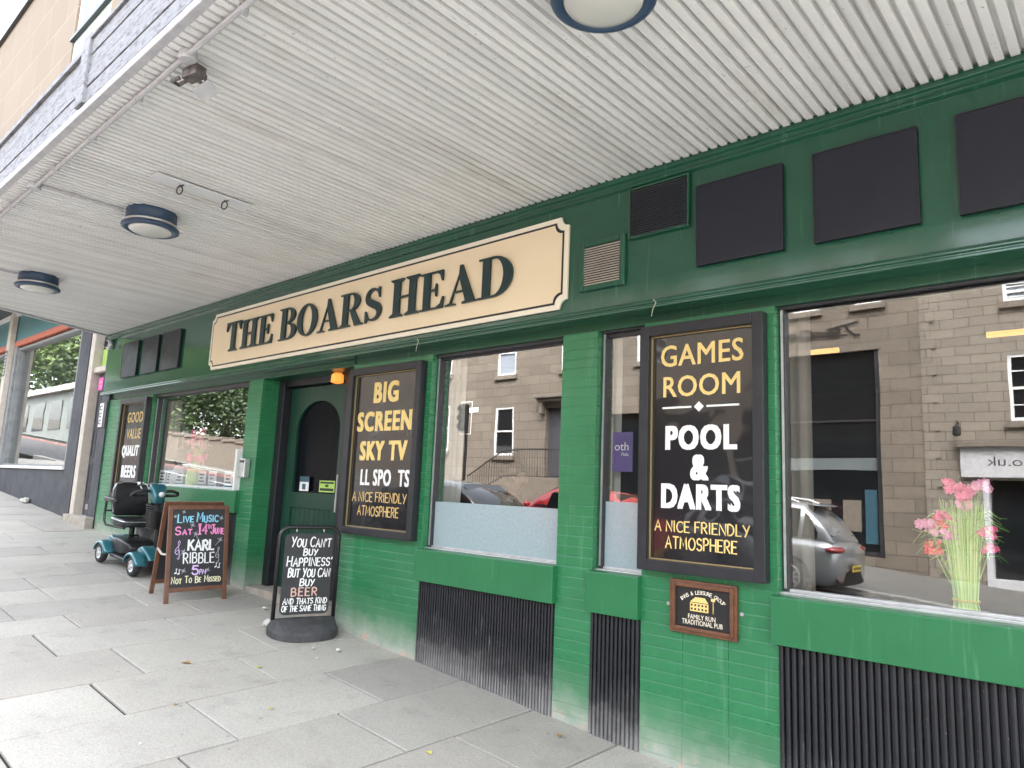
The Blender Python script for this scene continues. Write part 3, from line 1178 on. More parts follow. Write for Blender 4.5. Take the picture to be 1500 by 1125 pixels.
# the leaf: stiles, rails, arched dark glass, boarded lower panel
yd0, yd1 = .44, .49
mb = MB()
mb.box(-7.83, -7.64, yd0, yd1, .58, 2.985)
mb.box(-6.76, -6.59, yd0, yd1, .58, 2.985)
mb.box(-7.64, -6.76, yd0, yd1, 1.56, 1.74)
mb.box(-7.64, -6.76, yd0, yd1, .58, .80)
fr = wall_frame(yd0)
xc, rx, zs, rz = -7.20, .44, 2.48, .33
top = arc(xc, zs, rx, rz, 0, 180, 24)
for a, b in zip(top, top[1:]):
    mb.prism([(b[0], b[1]), (a[0], a[1]), (a[0], 2.985), (b[0], 2.985)], fr, -(yd1 - yd0), 0)
door = mb.build('door', M['door_green'], pub)
mb = MB()
mb.box(-7.64, -6.76, .47, .476, 1.74, 2.82)
mb.build('door_glass', M['door_glass'], door)
mb = MB()
for k in range(9):
    xa = -7.64 + k * .0978
    mb.box(xa + .003, xa + .0948, .452, .48, .80, 1.56)
mb.build('boarded_panel', M['door_green'], door, bevel=.006)
mb = MB()
mb.box(-7.478, -7.29, .436, .439, 1.757, 1.925)
mb.build('sticker', M['paper'], door)
mb = MB()
mb.box(-7.478, -7.29, .433, .4355, 1.862, 1.925)
mb.box(-7.42, -7.35, .433, .4355, 1.775, 1.84)
mb.build('sticker_print', M['blue_card'], door)
mb = MB()
mb.box(-7.07, -6.77, .436, .439, 1.755, 1.885)
mb.build('sticker', M['lime'], door)
mb = MB()
mb.box(-7.05, -6.79, .433, .4355, 1.772, 1.80)
mb.box(-7.05, -6.79, .433, .4355, 1.852, 1.873)
mb.box(-6.95, -6.89, .433, .4355, 1.815, 1.842)
mb.build('sticker_print', M['ink'], door)
mb = MB()
mb.tube([(-6.66, .43, 1.55), (-6.66, .39, 1.55), (-6.66, .39, 1.95), (-6.66, .43, 1.95)], .012)
mb.build('door_handle', M['alu'], door)
# tiled threshold
mb = MB()
mb.box(-7.97, -6.13, .14, .62, .30, gz(-7.9, .3) + .05)
mb.build('threshold', M['step_stone'], pub, bevel=.01)

# inside: dark bar room
mb = MB()
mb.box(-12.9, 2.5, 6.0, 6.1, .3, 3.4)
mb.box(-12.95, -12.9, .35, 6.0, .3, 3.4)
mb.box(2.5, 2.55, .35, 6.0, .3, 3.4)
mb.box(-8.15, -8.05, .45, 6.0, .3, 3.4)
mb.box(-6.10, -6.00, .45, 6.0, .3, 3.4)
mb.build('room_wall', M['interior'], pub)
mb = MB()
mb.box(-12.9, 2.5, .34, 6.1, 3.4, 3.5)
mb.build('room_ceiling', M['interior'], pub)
mb = MB()
mb.box(-12.9, 2.5, .48, 6.1, .2, .5)
mb.build('room_floor', M['interior_floor'], pub)
for x0, x1, z in ((-11.2, -8.3, 1.70), (-4.9, -2.6, 1.29), (-1.7, 2.0, 1.275)):
    mb = MB()
    mb.box(x0, x1, .235, .62, z - .03, z)
    mb.build('window_board', M['white_paint'], pub)


def curtain(x0, x1, y, z0, z1, m, lab):
    n = max(4, int((x1 - x0) / .02))
    pts = [(x0 + (x1 - x0) * i / n, y + .012 * sin(i * 1.7) + .006 * sin(i * .6 + 1)) for i in range(n + 1)]
    v = [(a, b, z0) for a, b in pts] + [(a, b, z1) for a, b in pts]
    mb = MB()
    mb.smooth = True
    mb.add(v, [(i, i + 1, n + 2 + i, n + 1 + i) for i in range(n)])
    return label(mb.build('curtain', m), lab, 'curtain', 'curtains inside the pub windows')


curtain(-1.69, -1.55, .33, 1.29, 3.1, M['curtain'], 'beige curtain hanging inside the large window with the grass bouquet')
curtain(-5.00, -4.66, .33, 1.3, 3.1, M['pale_curtain'], 'pale curtain hanging inside the window beside the big screen poster case')
curtain(-3.06, -2.96, .33, 1.3, 3.1, M['pale_curtain'], 'pale curtain strip in the narrow window, against the brick pier')
curtain(-2.735, -2.62, .33, 1.3, 3.1, M['pale_curtain'], 'pale curtain strip in the narrow window, against the games room case')
curtain(-11.25, -10.72, .36, 1.72, 3.0, M['curtain'], 'beige curtain hanging inside the window behind the mobility scooter')

# ------------------------------------------------------------------ name board
sign = thing('name_board', 'long cream board with raised dark serif letters above the pub door', 'sign', (-6.2, -.02, 3.25))


def notched(x0, x1, z0, z1, r, n=6):
    p = []
    p += arc(x1, z1, r, r, 180, 270, n)[::1]
    p2 = arc(x1, z0, r, r, 90, 180, n)
    p3 = arc(x0, z0, r, r, 0, 90, n)
    p4 = arc(x0, z1, r, r, 270, 360, n)
    # counter clockwise: bottom-left notch -> bottom-right -> top-right -> top-left
    return p3[::-1] + p2[::-1] + p[::-1] + p4[::-1]


WF = wall_frame(0)
mb = MB()
mb.prism(notched(-9.175, -3.245, 3.255, 4.0, .075), WF, .002, .024)
mb.build('backing_board', M['cream_edge'], sign, bevel=.003)
mb = MB()
mb.flat(notched(-9.135, -3.285, 3.295, 3.96, .075), WF, .0250)
mb.build('border_line', M['ink'], sign)
mb = MB()
mb.flat(notched(-9.117, -3.303, 3.313, 3.942, .075), WF, .0262)
mb.build('sign_face', M['cream'], sign)
for word, a, b in (('THE', -8.695, -7.555), ('BOARS', -7.415, -5.52), ('HEAD', -5.38, -3.795)):
    mb = MB()
    serif_word(mb, word, WF, a, b, 3.452, 3.808, .034, .054, 1.05)
    mb.build('lettering', M['letter_green'], sign)

# ------------------------------------------------------------------ poster cases


def poster_case(x0, x1, z0, z1, lab, lines):
    root = thing('poster_case', lab, 'poster case', ((x0 + x1) / 2, BR, z0), group='black poster cases on the brick piers')
    t = .070
    mb = MB()
    mb.frame(x0, x1, z0, z1, t, .038, BR - .001)
    mb.build('frame', M['black_frame'], root, bevel=.004)
    mb = MB()
    mb.frame(x0 + t + .002, x1 - t - .002, z0 + t + .002, z1 - t - .002, .008, .074, .088)
    mb.build('beading', M['gilt'], root)
    n, mm = 14, 22
    xa, xb, za, zb = x0 + t, x1 - t, z0 + t, z1 - t
    mb = MB()
    mb.smooth = True
    v = []
    for i in range(n + 1):
        for j in range(mm + 1):
            v.append((xa + (xb - xa) * i / n, .092, za + (zb - za) * j / mm))
    mb.add(v, [(i * (mm + 1) + j, (i + 1) * (mm + 1) + j, (i + 1) * (mm + 1) + j + 1, i * (mm + 1) + j + 1) for i in range(n) for j in range(mm)])
    mb.build('poster', M['acrylic'], root)
    fr = wall_frame(.0905)
    for kind, m, text, a, b, c, d in lines:
        mb = MB()
        if kind == 'bold':
            put_flat(mb, font_flat(text, 0, 1.12), fr, a, b, c, d, 0, .040)
        elif kind == 'black':
            put_flat(mb, font_flat(text, 0, 1.16), fr, a, b, c, d, 0, .062)
        elif kind == 'med':
            put_flat(mb, font_flat(text, 0, 1.04), fr, a, b, c, d, 0, .018)
        elif kind == 'comic':
            stroke_text(mb, text, fr, a, b, c, d, (d - c) * .135, .0003, seed=3, jitter=.03)
        elif kind == 'line':
            mb.flat(_r(a, b, c, d), fr, .0002)
        elif kind == 'diamond':
            mb.flat([((a + b) / 2, c), (b, (c + d) / 2), ((a + b) / 2, d), (a, (c + d) / 2)], fr, .0002)
        mb.build({'line': 'rule_line', 'diamond': 'diamond_mark'}.get(kind, 'lettering'), M[m], root)
    return root


poster_case(-2.627, -1.745, 1.375, 3.037, 'black poster case lettered GAMES ROOM POOL & DARTS above the wooden plaque', [
    ('med', 'gold_text', 'GAMES', -2.488, -1.891, 2.745, 2.895), ('med', 'gold_text', 'ROOM', -2.467, -1.914, 2.533, 2.677),
    ('line', 'white_text', '', -2.473, -2.255, 2.455, 2.468), ('line', 'white_text', '', -2.146, -1.921, 2.455, 2.468), ('diamond', 'white_text', '', -2.236, -2.165, 2.427, 2.495),
    ('black', 'white_text', 'POOL', -2.448, -1.937, 2.174, 2.34), ('black', 'white_text', '&', -2.262, -2.131, 1.975, 2.144), ('black', 'white_text', 'DARTS', -2.476, -1.918, 1.785, 1.952),
    ('comic', 'gold_text', 'A NICE FRIENDLY', -2.519, -1.861, 1.638, 1.705), ('comic', 'gold_text', 'ATMOSPHERE', -2.437, -1.943, 1.530, 1.604)])
poster_case(-6.082, -4.968, 1.375, 3.022, 'black poster case lettered BIG SCREEN SKY TV beside the pub door', [
    ('black', 'gold_text', 'BIG', -5.716, -5.330, 2.658, 2.87), ('black', 'gold_text', 'SCREEN', -5.955, -5.110, 2.380, 2.578), ('black', 'gold_text', 'SKY TV', -5.880, -5.153, 2.094, 2.287),
    ('bold', 'white_text', 'LL SPO  TS', -5.838, -5.094, 1.852, 2.01), ('comic', 'gold_text2', 'A NICE FRIENDLY', -5.945, -5.121, 1.700, 1.785), ('comic', 'gold_text2', 'ATMOSPHERE', -5.846, -5.221, 1.567, 1.655)])
poster_case(-12.29, -11.24, 1.50, 3.04, 'black poster case lettered GOOD VALUE QUALITY BEERS above the mobility scooter seat', [
    ('med', 'gold_text2', 'GOOD', -12.038, -11.44, 2.665, 2.832), ('med', 'gold_text2', 'VALUE', -11.999, -11.45, 2.415, 2.57),
    ('black', 'white_text', 'QUALITY', -12.111, -11.34, 2.117, 2.315), ('black', 'white_text', 'BEERS', -12.042, -11.47, 1.812, 2.004)])

# plaque
pl = thing('wall_plaque', 'small wooden framed black plaque with gold lettering below the games room poster case', 'plaque', (-2.18, BR, 1.0))
x0, x1, z0, z1 = -2.405, -1.945, 1.005, 1.335
mb = MB()
mb.frame(x0, x1, z0, z1, .034, .090, .118)
mb.frame(x0 + .020, x1 - .020, z0 + .020, z1 - .020, .022, .078, .118)
mb.build('frame', M['mahogany'], pl, bevel=.004)
mb = MB()
mb.box(x0 + .04, x1 - .04, .098, .117, z0 + .04, z1 - .04)
mb.build('plaque_face', M['ink'], pl)
for xx, zz in ((x0 - .022, 1.17), (x1 + .022, 1.17)):
    mb = MB()
    mb.lathe((xx, .112, zz), [(.012, 0), (.012, .007)], 10, 'y')
    mb.build('fixing_lug', M['alu'], pl)
fr = wall_frame(.0975)
mb = MB()
put_flat(mb, font_flat('FAMILY RUN', 0), fr, -2.275, -2.088, 1.099, 1.128)
mb.build('lettering', M['cream_edge'], pl)
mb = MB()
put_flat(mb, font_flat('TRADITIONAL PUB', .012), fr, -2.318, -2.040, 1.064, 1.094)
mb.build('lettering', M['cream_edge'], pl)
mb = MB()
txt = 'INNS & LEISURE GROUP'
for i, ch in enumerate(txt):
    if ch == ' ':
        continue
    a = radians(128 - 76 * i / (len(txt) - 1))
    R_ = .235
    c = Vector((-2.177 + R_ * cos(a), 0, 1.032 + R_ * sin(a)))
    t = Vector((sin(a), 0, -cos(a)))
    f2 = (c + Vector((0, .0975, 0)), t, Vector((cos(a), 0, sin(a))), (0, -1, 0))
    hw = .0035 if ch == 'I' else .0085
    put_flat(mb, font_flat(ch, .02), f2, -hw, hw, -.012, .012)
mb.build('lettering', M['cream_edge'], pl)
mb = MB()
mb.flat(_r(-2.262, -2.135, 1.148, 1.200), fr, .0)
mb.flat([(-2.262, 1.204), (-2.135, 1.204), (-2.16, 1.236), (-2.225, 1.236)], fr, .0)
mb.flat(_r(-2.105, -2.101, 1.148, 1.236), fr, .0)
mb.flat(_r(-2.118, -2.090, 1.222, 1.240), fr, .0003)
mb.build('inn_picture', M['gold_text'], pl)
mb = MB()
for k in range(5):
    for zz in (1.156, 1.180):
        mb.flat(_r(-2.256 + k * .0245, -2.243 + k * .0245, zz, zz + .013), fr, .0006)
mb.build('picture_windows', M['ink'], pl)

# ------------------------------------------------------------------ fascia furniture
pan = [(-12.235, -11.62, 'blank black display panel next to the small security camera'),
       (-11.44, -10.86, 'blank black display panel between two others past the far end of the cream name board'),
       (-10.72, -10.115, 'blank black display panel beside the far end of the cream name board'),
       (-2.162, -1.58, 'blank black display panel beside the large dark ventilation grille'),
       (-1.398, -.836, 'blank black display panel in the middle of the three beside the dark grille'),
       (-.655, -.09, 'blank black display panel above the bouquet, cut off by the edge of the photo'),
       (.10, .67, 'blank black display panel on the fascia beyond the right edge of the photo')]
for i, (a, b, lab) in enumerate(pan[:6]):
    root = thing('display_panel', lab, 'display panel', ((a + b) / 2, 0, 3.38), group='black display panels along the fascia')
    mb = MB()
    mb.box(a, b, -.034, -.002, 3.383, 3.945)
    mb.build('panel_body', M['black_panel'], root, bevel=.004)
    mb = MB()
    mb.frame(a, b, 3.383, 3.945, .007, -.0365, -.034)
    mb.build('edge_trim', M['black_frame'], root)
    for q in (.28, .72):
        xx = a + (b - a) * q
        mb = MB()
        mb.box(xx - .010, xx + .010, -.012, -.001, 3.362, 3.3825)
        mb.build('clip', M['fascia_green'], root, bevel=.002)


def vent(x0, x1, z0, z1, n, m, lab, border, bm):
    root = thing('vent_grille', lab, 'ventilation grille', ((x0 + x1) / 2, 0, z0))
    mb = MB()
    mb.box(x0, x1, -.008, -.001, z0, z1)
    mb.build('backing', M['ink'], root)
    mb = MB()
    h = (z1 - z0) / n
    for i in range(n):
        za = z0 + i * h
        mb.extrude_x([(-.010, za + h * .25), (-.028, za + h * .05), (-.030, za + h * .35), (-.012, za + h * .80)][::-1], x0, x1)
    mb.build('louvres', m, root)
    mb = MB()
    b = border
    for sg in ((x0 - b, x0, z0 - b, z1 + b), (x1, x1 + b, z0 - b, z1 + b)):
        mb.box(sg[0], sg[1], -.030, -.001, sg[2], sg[3])
    mb.box(x0, x1, -.030, -.001, z0 - b, z0)
    mb.box(x0, x1, -.030, -.001, z1, z1 + b)
    mb.build('surround', bm, root, bevel=.006)


vent(-2.685, -2.235, 3.70, 4.05, 20, M['vent_slat'], 'large dark slatted ventilation grille beside the black display panels', .018, M['fascia_green'])
vent(-3.085, -2.77, 3.40, 3.70, 16, M['bone'], 'small pale slatted ventilation grille between the cream name board and the dark grille', .042, M['fascia_green'])

# security camera at the far end of the fascia
cc = thing('security_camera', 'small round grey security camera on the far end of the green fascia', 'security camera', (-12.86, -.04, 4.0))
mb = MB()
mb.smooth = True
mb.lathe((-12.86, -.001, 4.0), [(.085, 0), (.085, -.05), (.07, -.085)], 20, 'y')
mb.build('base_ring', M['silver'], cc)
mb = MB()
mb.smooth = True
mb.ico((-12.86, -.085, 4.0), .055, .055, .055, 14, 9)
mb.build('dome', M['car_glass'], cc)

# wire ends left hanging from the fascia
for xx, zz, lab in ((-4.94, 3.145, 'thin loose wire hook hanging under the fascia beside the big screen case'), (-2.47, 3.145, 'thin loose wire hook hanging under the fascia over the games room case')):
    mb = MB()
    mb.tube([(xx, -.02, zz), (xx - .02, -.03, zz + .03), (xx + .0, -.05, zz + .055), (xx + .02, -.05, zz + .03), (xx - .01, -.045, zz - .02), (xx - .02, -.04, zz - .06)], .0025, 5)
    label(mb.build('wire_hook', M['bone']), lab, 'wire')

# cigarette bin on the porch pier and the white panel standing out beside it
cb = thing('cigarette_bin', 'small metal cigarette bin fixed to the brick pier beside the pub door', 'cigarette bin', (-8.14, BR, 1.87))
mb = MB()
mb.box(-8.20, -8.085, .04, .119, 1.88, 2.11)
mb.build('bin_body', M['alu'], cb, bevel=.012)
mb = MB()
mb.box(-8.195, -8.09, .036, .042, 2.06, 2.09)
mb.build('slot', M['ink'], cb)
mb = MB()
mb.box(-8.335, -8.30, .045, .15, 1.725, 2.225)
o = mb.build('wall_panel', M['white_paint'], bevel=.005)
label(o, 'narrow white board fixed edge-on beside the cigarette bin', 'board')

# porch lamp
pl = thing('porch_lamp', 'small amber glass lamp lit under the porch ceiling over the pub door', 'lamp', (-6.68, .30, 3.09))
mb = MB()
mb.lathe((-6.68, .30, 2.955), [(.03, 0), (.072, .015), (.066, .10), (.04, .12)], 8)
mb.build('lamp_shade', M['warm_glow'], pl)
mb = MB()
mb.lathe((-6.68, .30, 3.07), [(.02, 0), (.02, .02)], 8)
mb.build('ceiling_mount', M['black_plastic'], pl)

# ------------------------------------------------------------------ canopy
can = thing('canopy', 'broad flat canopy with white ribbed underside and peeling white edge over the pavement', 'canopy', (-5, 0, 4.19))
PITCH = .0690
YO = -2.86
mb = MB()
x = -13.02
while x < 3.4:
    # the far end runs a little askew
    def yend(xx):
        return max(YO, min(-.0, -(xx + 12.97) / .43)) if xx < -11.7 else YO
    y1 = min(yend(x + PITCH) - .002, -.03)
    dz = rnd.uniform(-.0012, .0012)
    z = 4.192 + dz
    v = []
    cs = [(0, .032), (.0008, -.016), (.0420, -.016), (.0430, .032)]
    for yy in (.10, y1):
        v += [(x + a, yy, z + b) for a, b in cs]
    mb.add(v, [(0, 1, 5, 4), (1, 2, 6, 5), (2, 3, 7, 6), (4, 5, 6, 7)])
    d2 = rnd.uniform(-.002, .002)
    v = []
    for yy in (.10, y1):
        v += [(x + a, yy, z + b) for a, b in ((.0434, .0325), (.0440, .020 + d2), (.0680, .020 - d2), (.0686, .0325))]
    mb.add(v, [(0, 1, 5, 4), (1, 2, 6, 5), (2, 3, 7, 6), (4, 5, 6, 7)])
    x += PITCH
mb.build('soffit_boards', M['soffit'], can)
mb = MB()
mb.add([(-13.0, .10, 4.23), (-12.95, 0, 4.23), (-11.75, YO, 4.23), (3.4, YO, 4.23), (3.4, .10, 4.23),
        (-13.0, .10, 4.80), (-12.95, 0, 4.80), (-11.75, YO, 4.80), (3.4, YO, 4.80), (3.4, .10, 4.80)],
       [(0, 4, 3, 2, 1), (5, 6, 7, 8, 9), (0, 1, 6, 5), (1, 2, 7, 6), (2, 3, 8, 7), (3, 4, 9, 8), (4, 0, 5, 9)])
mb.build('canopy_body', M['galv'], can)
mb = MB()
mb.add([(-13.03, .0, 4.15), (-12.97, 0, 4.15), (-11.77, YO, 4.15), (-11.83, YO, 4.15), (-13.03, 0, 4.26), (-12.97, 0, 4.26), (-11.77, YO, 4.26), (-11.83, YO, 4.26)],
       [(0, 3, 2, 1), (4, 5, 6, 7), (0, 1, 5, 4), (1, 2, 6, 5), (2, 3, 7, 6), (3, 0, 4, 7)])
mb.build('end_trim', M['galv'], can)
mb = MB()
mb.box(-11.8, 3.4, YO - .05, YO + .035, 4.183, 4.235)
mb.build('edge_beam', M['galv'], can, bevel=.008)
mb = MB()
zb = 4.24
for k, hgt in enumerate((.115, .118, .112, .115)):
    mb.box(-5.03, 3.4, YO - .045 - .004 * (k % 2), YO + .02, zb + .003, zb + hgt - .003)
    zb += hgt
mb.box(-5.03, 3.4, YO - .065, YO + .02, zb, zb + .025)
zb = 4.24
for k, hgt in enumerate((.125, .14, .135)):
    mb.box(-11.8, -5.17, YO - .040 - .004 * (k % 2), YO + .02, zb + .003, zb + hgt - .003)
    zb += hgt
mb.box(-11.8, -5.17, YO - .062, YO + .02, zb, zb + .045)
mb.box(-5.17, -5.03, YO - .068, YO + .02, 4.24, 4.745)
mb.build('edge_boards', M['peeling'], can, bevel=.004)

# conduit run, junction boxes and the lamps
cd = thing('cable_conduit', 'grey steel cable conduit running along the canopy underside near its street edge', 'conduit', (-6.6, -2.77, 4.16))
mb = MB()
mb.tube([(-11.8, -2.755, 4.150), (-6.70, -2.755, 4.150)], .016)
mb.tube([(-6.60, -2.755, 4.150), (-3.87, -2.77, 4.150)], .016)
mb.tube([(-3.77, -2.77, 4.150), (3.0, -2.79, 4.150)], .016)
mb.tube([(-6.60, -2.72, 4.155), (-6.60, -2.1, 4.16)], .013)
mb.tube([(-9.86, -2.75, 4.155), (-9.86, -2.1, 4.16)], .013)
mb.build('pipe', M['galv'], cd)
for xx in (-6.65, -9.86, -3.82):
    mb = MB()
    mb.lathe((xx, -2.76, 4.130), [(.045, 0), (.05, .01), (.05, .05)], 14)
    mb.build('junction_box', M['galv'], cd)
for xx in (-10.9, -9.0, -8.1, -7.3, -6.1, -5.3, -4.5, -3.2, -2.4, -1.5):
    mb = MB()
    mb.box(xx - .008, xx + .008, -2.785, -2.735, 4.131, 4.182)
    mb.build('pipe_clip', M['galv'], cd)
for yy in (-2.5, -2.15):
    mb = MB()
    mb.box(-6.625, -6.575, yy - .008, yy + .008, 4.145, 4.182)
    mb.build('pipe_clip', M['galv'], cd)

lf = thing('broken_floodlight', 'rusty broken floodlight bracket hanging from the conduit near the canopy edge', 'floodlight', (-3.9, -2.74, 4.05))
mb = MB()
mb.smooth = False
mb.tube([(-3.90, -2.72, 4.14), (-3.94, -2.70, 4.09), (-3.98, -2.73, 4.06), (-3.95, -2.78, 4.05), (-3.90, -2.76, 4.06)], .012, 7)
mb.tube([(-3.84, -2.70, 4.14), (-3.80, -2.66, 4.08), (-3.84, -2.64, 4.05), (-3.88, -2.68, 4.08)], .010, 7)
mb.obox((-3.86, -2.70, 4.10), (1, .3, .1), (-.3, 1, 0), (0, 0, 1), .055, .035, .03)
mb.build('bracket', M['rust'], lf)
mb = MB()
mb.obox((-3.87, -2.62, 4.035), (1, .2, .2), (-.2, 1, -.3), (0, .2, 1), .07, .045, .006)
mb.build('cover_plate', M['galv'], lf)

first = None
for i, (xx, yy, lab) in enumerate([(-6.50, -1.89, 'round navy blue ceiling lamp with opal glass beside the white hook plate'),
                                   (-9.82, -1.89, 'round navy blue ceiling lamp under the far end of the canopy near the neighbouring shop'),
                                   (-1.665, -1.86, 'round navy blue ceiling lamp cut off by the top edge of the photo')]):
    if first is None:
        t = thing('ceiling_lamp', lab, 'ceiling lamp', (xx, yy, 4.18), group='round lamps under the canopy')
        mb = MB()
        mb.smooth = True
        mb.lathe((0, 0, 0), [(.205, .0), (.205, -.02), (.208, -.105)], 40)
        mb.build('lamp_housing', M['navy'], t, True)
        mb = MB()
        mb.smooth = True
        mb.lathe((0, 0, 0), [(.208, -.105), (.218, -.108), (.218, -.128), (.208, -.131)], 40)
        mb.build('silver_ring', M['silver'], t, True)
        mb = MB()
        mb.smooth = True
        mb.lathe((0, 0, 0), [(.212, -.131), (.235, -.140), (.236, -.158), (.215, -.170), (.180, -.168), (.180, -.150)], 40, cap=False)
        mb.build('lamp_rim', M['navy'], t, True)
        mb = MB()
        mb.smooth = True
        mb.lathe((0, 0, 0), [(.182, -.160), (.17, -.176), (.13, -.192), (.07, -.201), (.003, -.204)], 40)
        mb.build('diffuser', M['opal'], t, True)
        first = t
    else:
        t = copy_tree(first)
        t.location = (xx, yy, 4.18)
        t['label'] = lab

hp = thing('hook_plate', 'white flat plate with two hanging hooks screwed to the canopy underside', 'hook plate', (-5.6, -1.85, 4.18))
mb = MB()
mb.box(-5.66, -5.53, -2.24, -1.45, 4.148, 4.162)
for yy in (-2.2, -1.5):
    mb.box(-5.62, -5.57, yy - .02, yy + .02, 4.160, 4.18)
mb.build('plate', M['plate_white'], hp, bevel=.002)
for yy in (-2.03, -1.66):
    mb = MB()
    mb.tube([(-5.60, yy, 4.168), (-5.60, yy, 4.135)], .008, 6)
    mb.tube([(-5.60 + .026 * cos(a), yy + .012 * cos(a), 4.105 + .034 * sin(a)) for a in [2 * pi * k / 14 for k in range(14)]], .006, 6, closed=True)
    mb.tube([(-5.64, yy, 4.14), (-5.56, yy + .01, 4.14)], .006, 6)
    mb.build('hook', M['rust'], hp)

# ------------------------------------------------------------------ pavement board with chalk lettering
ab = thing('sandwich_board', 'brown wooden sandwich board with a chalked live music notice standing on the pavement', 'sandwich board', (-7.95, -.55, gz(-7.95, -.55)))
PL, PR = Vector((-7.72, -.885, gz(-7.72, -.885))), Vector((-7.655, -.245, gz(-7.655, -.245)))
uu = (PR - PL).normalized()
WID = (PR - PL).length
nrm = Vector((uu.y, -uu.x, 0)).normalized()       # towards the viewer, +x
up = Vector((0, 0, 1))
lean = (up * .985 - nrm * .17).normalized()
nf = uu.cross(lean).normalized()
HGT = 1.015


def board_half(o_, u_, v_, n_, name):
    mb = MB()
    t = .045
    c = o_ + v_ * (HGT / 2)
    for a in (t / 2, WID - t / 2):
        mb.obox(o_ + u_ * a + v_ * (HGT / 2), u_, v_, n_, t / 2, HGT / 2, .014)
    for b in (.13, HGT - t / 2):
        mb.obox(o_ + u_ * (WID / 2) + v_ * b, u_, v_, n_, WID / 2 - t, t / 2, .014)
    return mb


board_half(PL, uu, lean, nf, 'frame').build('frame', M['timber_brown'], ab, bevel=.004)
back_o = PL - nrm * .52 + Vector((0, 0, .0))
bl = (up * .985 + nrm * .19).normalized()
back_o.z = gz(back_o.x, back_o.y)
HB = HGT
mbb = board_half(back_o, uu, bl, uu.cross(bl).normalized(), 'frame')
mbb.build('frame', M['timber_brown'], ab, bevel=.004)
fo = PL + uu * .045 + lean * .152 + nf * .004
FW, FH = WID - .09, HGT - .045 - .152
mb = MB()
mb.obox(PL + uu * (WID / 2) + lean * (.152 + FH / 2), uu, lean, nf, FW / 2, FH / 2, .004)
mb.build('chalkboard', M['chalkboard'], ab)
mb = MB()
mb.obox(back_o + uu * (WID / 2) + bl * (.152 + FH / 2), uu, bl, uu.cross(bl), FW / 2, FH / 2, .004)
mb.build('chalkboard', M['chalkboard'], ab)
mb = MB()
q0 = PL + uu * .01 + lean * .50
q1 = back_o + uu * .01 + bl * .50
mb.tube([q0, q0 * .5 + q1 * .5 - up * .03, q1], .012, 5)
mb.build('stay_cord', M['bone'], ab)
F = (fo + nf * .0022, uu, lean, nf)
inks = []


def ink(m, new=False):
    if new or not inks or inks[-1][0] != m or inks[-1][2]:
        inks.append([m, MB(), False, 'chalk_drawing'])
    return inks[-1][1]


def at(u):
    return u * FW


def av(v):
    return (1 - v) * FH


def chalk(m, text, u0, u1, v0, v1, wd, **k):
    stroke_text(ink(m, True), text, F, at(u0), at(u1), av(v1), av(v0), wd, .0005, **k)
    inks[-1][2:] = [True, 'chalk_lettering']


chalk('chalk_b', 'LIVE', .095, .385, .062, .165, .0135, caps=.70, seed=1, jitter=.05)
chalk('chalk_b', 'MUSIC', .455, .865, .045, .165, .0135, caps=.70, seed=2, jitter=.05)
chalk('chalk_p', 'SAT', .065, .365, .225, .325, .0145, caps=.62, seed=3, jitter=.04)
chalk('chalk_p', '14', .495, .66, .195, .325, .0145, seed=4)
chalk('chalk_p', 'TH', .665, .735, .205, .255, .007)
chalk('chalk_p', 'JUNE', .735, .985, .205, .325, .0135, caps=.60, seed=5, jitter=.04)
chalk('chalk_w', 'KARL', .315, .795, .405, .53, .022, seed=6, jitter=.04)
chalk('chalk_w', 'RIBBLE', .235, .815, .565, .695, .0125, seed=7, jitter=.05)
chalk('chalk_l', '5', .41, .52, .735, .845, .0165, seed=8)
chalk('chalk_l', 'PM', .545, .66, .785, .845, .009, slant=.1)
chalk('chalk_y', 'NOT TO BE MISSED', .035, .955, .865, .945, .010, caps=.72, seed=9, jitter=.06, space=.62)


def star(cu, cv, r):
    ink('chalk_g', True)
    for k in range(4):
        a = pi * k / 4 + .3
        rr = r * (1.0 if k % 2 else .6)
        ribbon(ink('chalk_g'), [(at(cu) - rr * cos(a), av(cv) - rr * sin(a)), (at(cu) + rr * cos(a), av(cv) + rr * sin(a))], .004, F, .0005)


for a, b, r in ((.93, .115, .026), (.045, .09, .018), (.20, .03, .02), (.375, .205, .03), (.44, .32, .034), (.92, .405, .032), (.225, .545, .03), (.245, .79, .03), (.70, .795, .026)):
    star(a, b, r)
ribbon(ink('chalk_g', True), [(at(.83), av(.48)), (at(.95), av(.385))], .004, F, .0005)
ribbon(ink('chalk_g', True), [(at(.43), av(.30)), (at(.485), av(.385))], .004, F, .0005)
ribbon(ink('chalk_g', True), [(at(.13), av(.62)), (at(.25), av(.525))], .004, F, .0005)
for cu, cv, s_ in ((.115, .525, 1.0), (.875, .60, .82)):
    o_ = (at(cu), av(cv))
    cl = [(0, -.085), (.012, -.095), (.018, -.082), (.008, .04), (.004, .085), (.012, .10), (.020, .085), (.014, .055), (-.012, .015), (-.020, -.02), (-.004, -.045), (.016, -.032), (.018, -.008), (.004, .002), (-.008, -.012)]
    ribbon(ink('chalk_g' if s_ < 1 else 'chalk_l', True), [(o_[0] + a * s_ * 1.25, o_[1] + b * s_) for a, b in cl], .0055, F, .0005)
for cu, cv in ((.095, .79), (.15, .80), (.845, .735), (.905, .745)):
    o_ = (at(cu), av(cv))
    ribbon(ink('chalk_w', True), [(o_[0] + .010, o_[1] - .02), (o_[0] + .010, o_[1] + .028), (o_[0] + .024, o_[1] + .018)], .005, F, .0005)
    ribbon(ink('chalk_w'), [(o_[0] - .004, o_[1] - .022), (o_[0] + .011, o_[1] - .018)], .013, F, .0005)
for m, mb, _, nm in inks:
    mb.build(nm, M[m], ab)

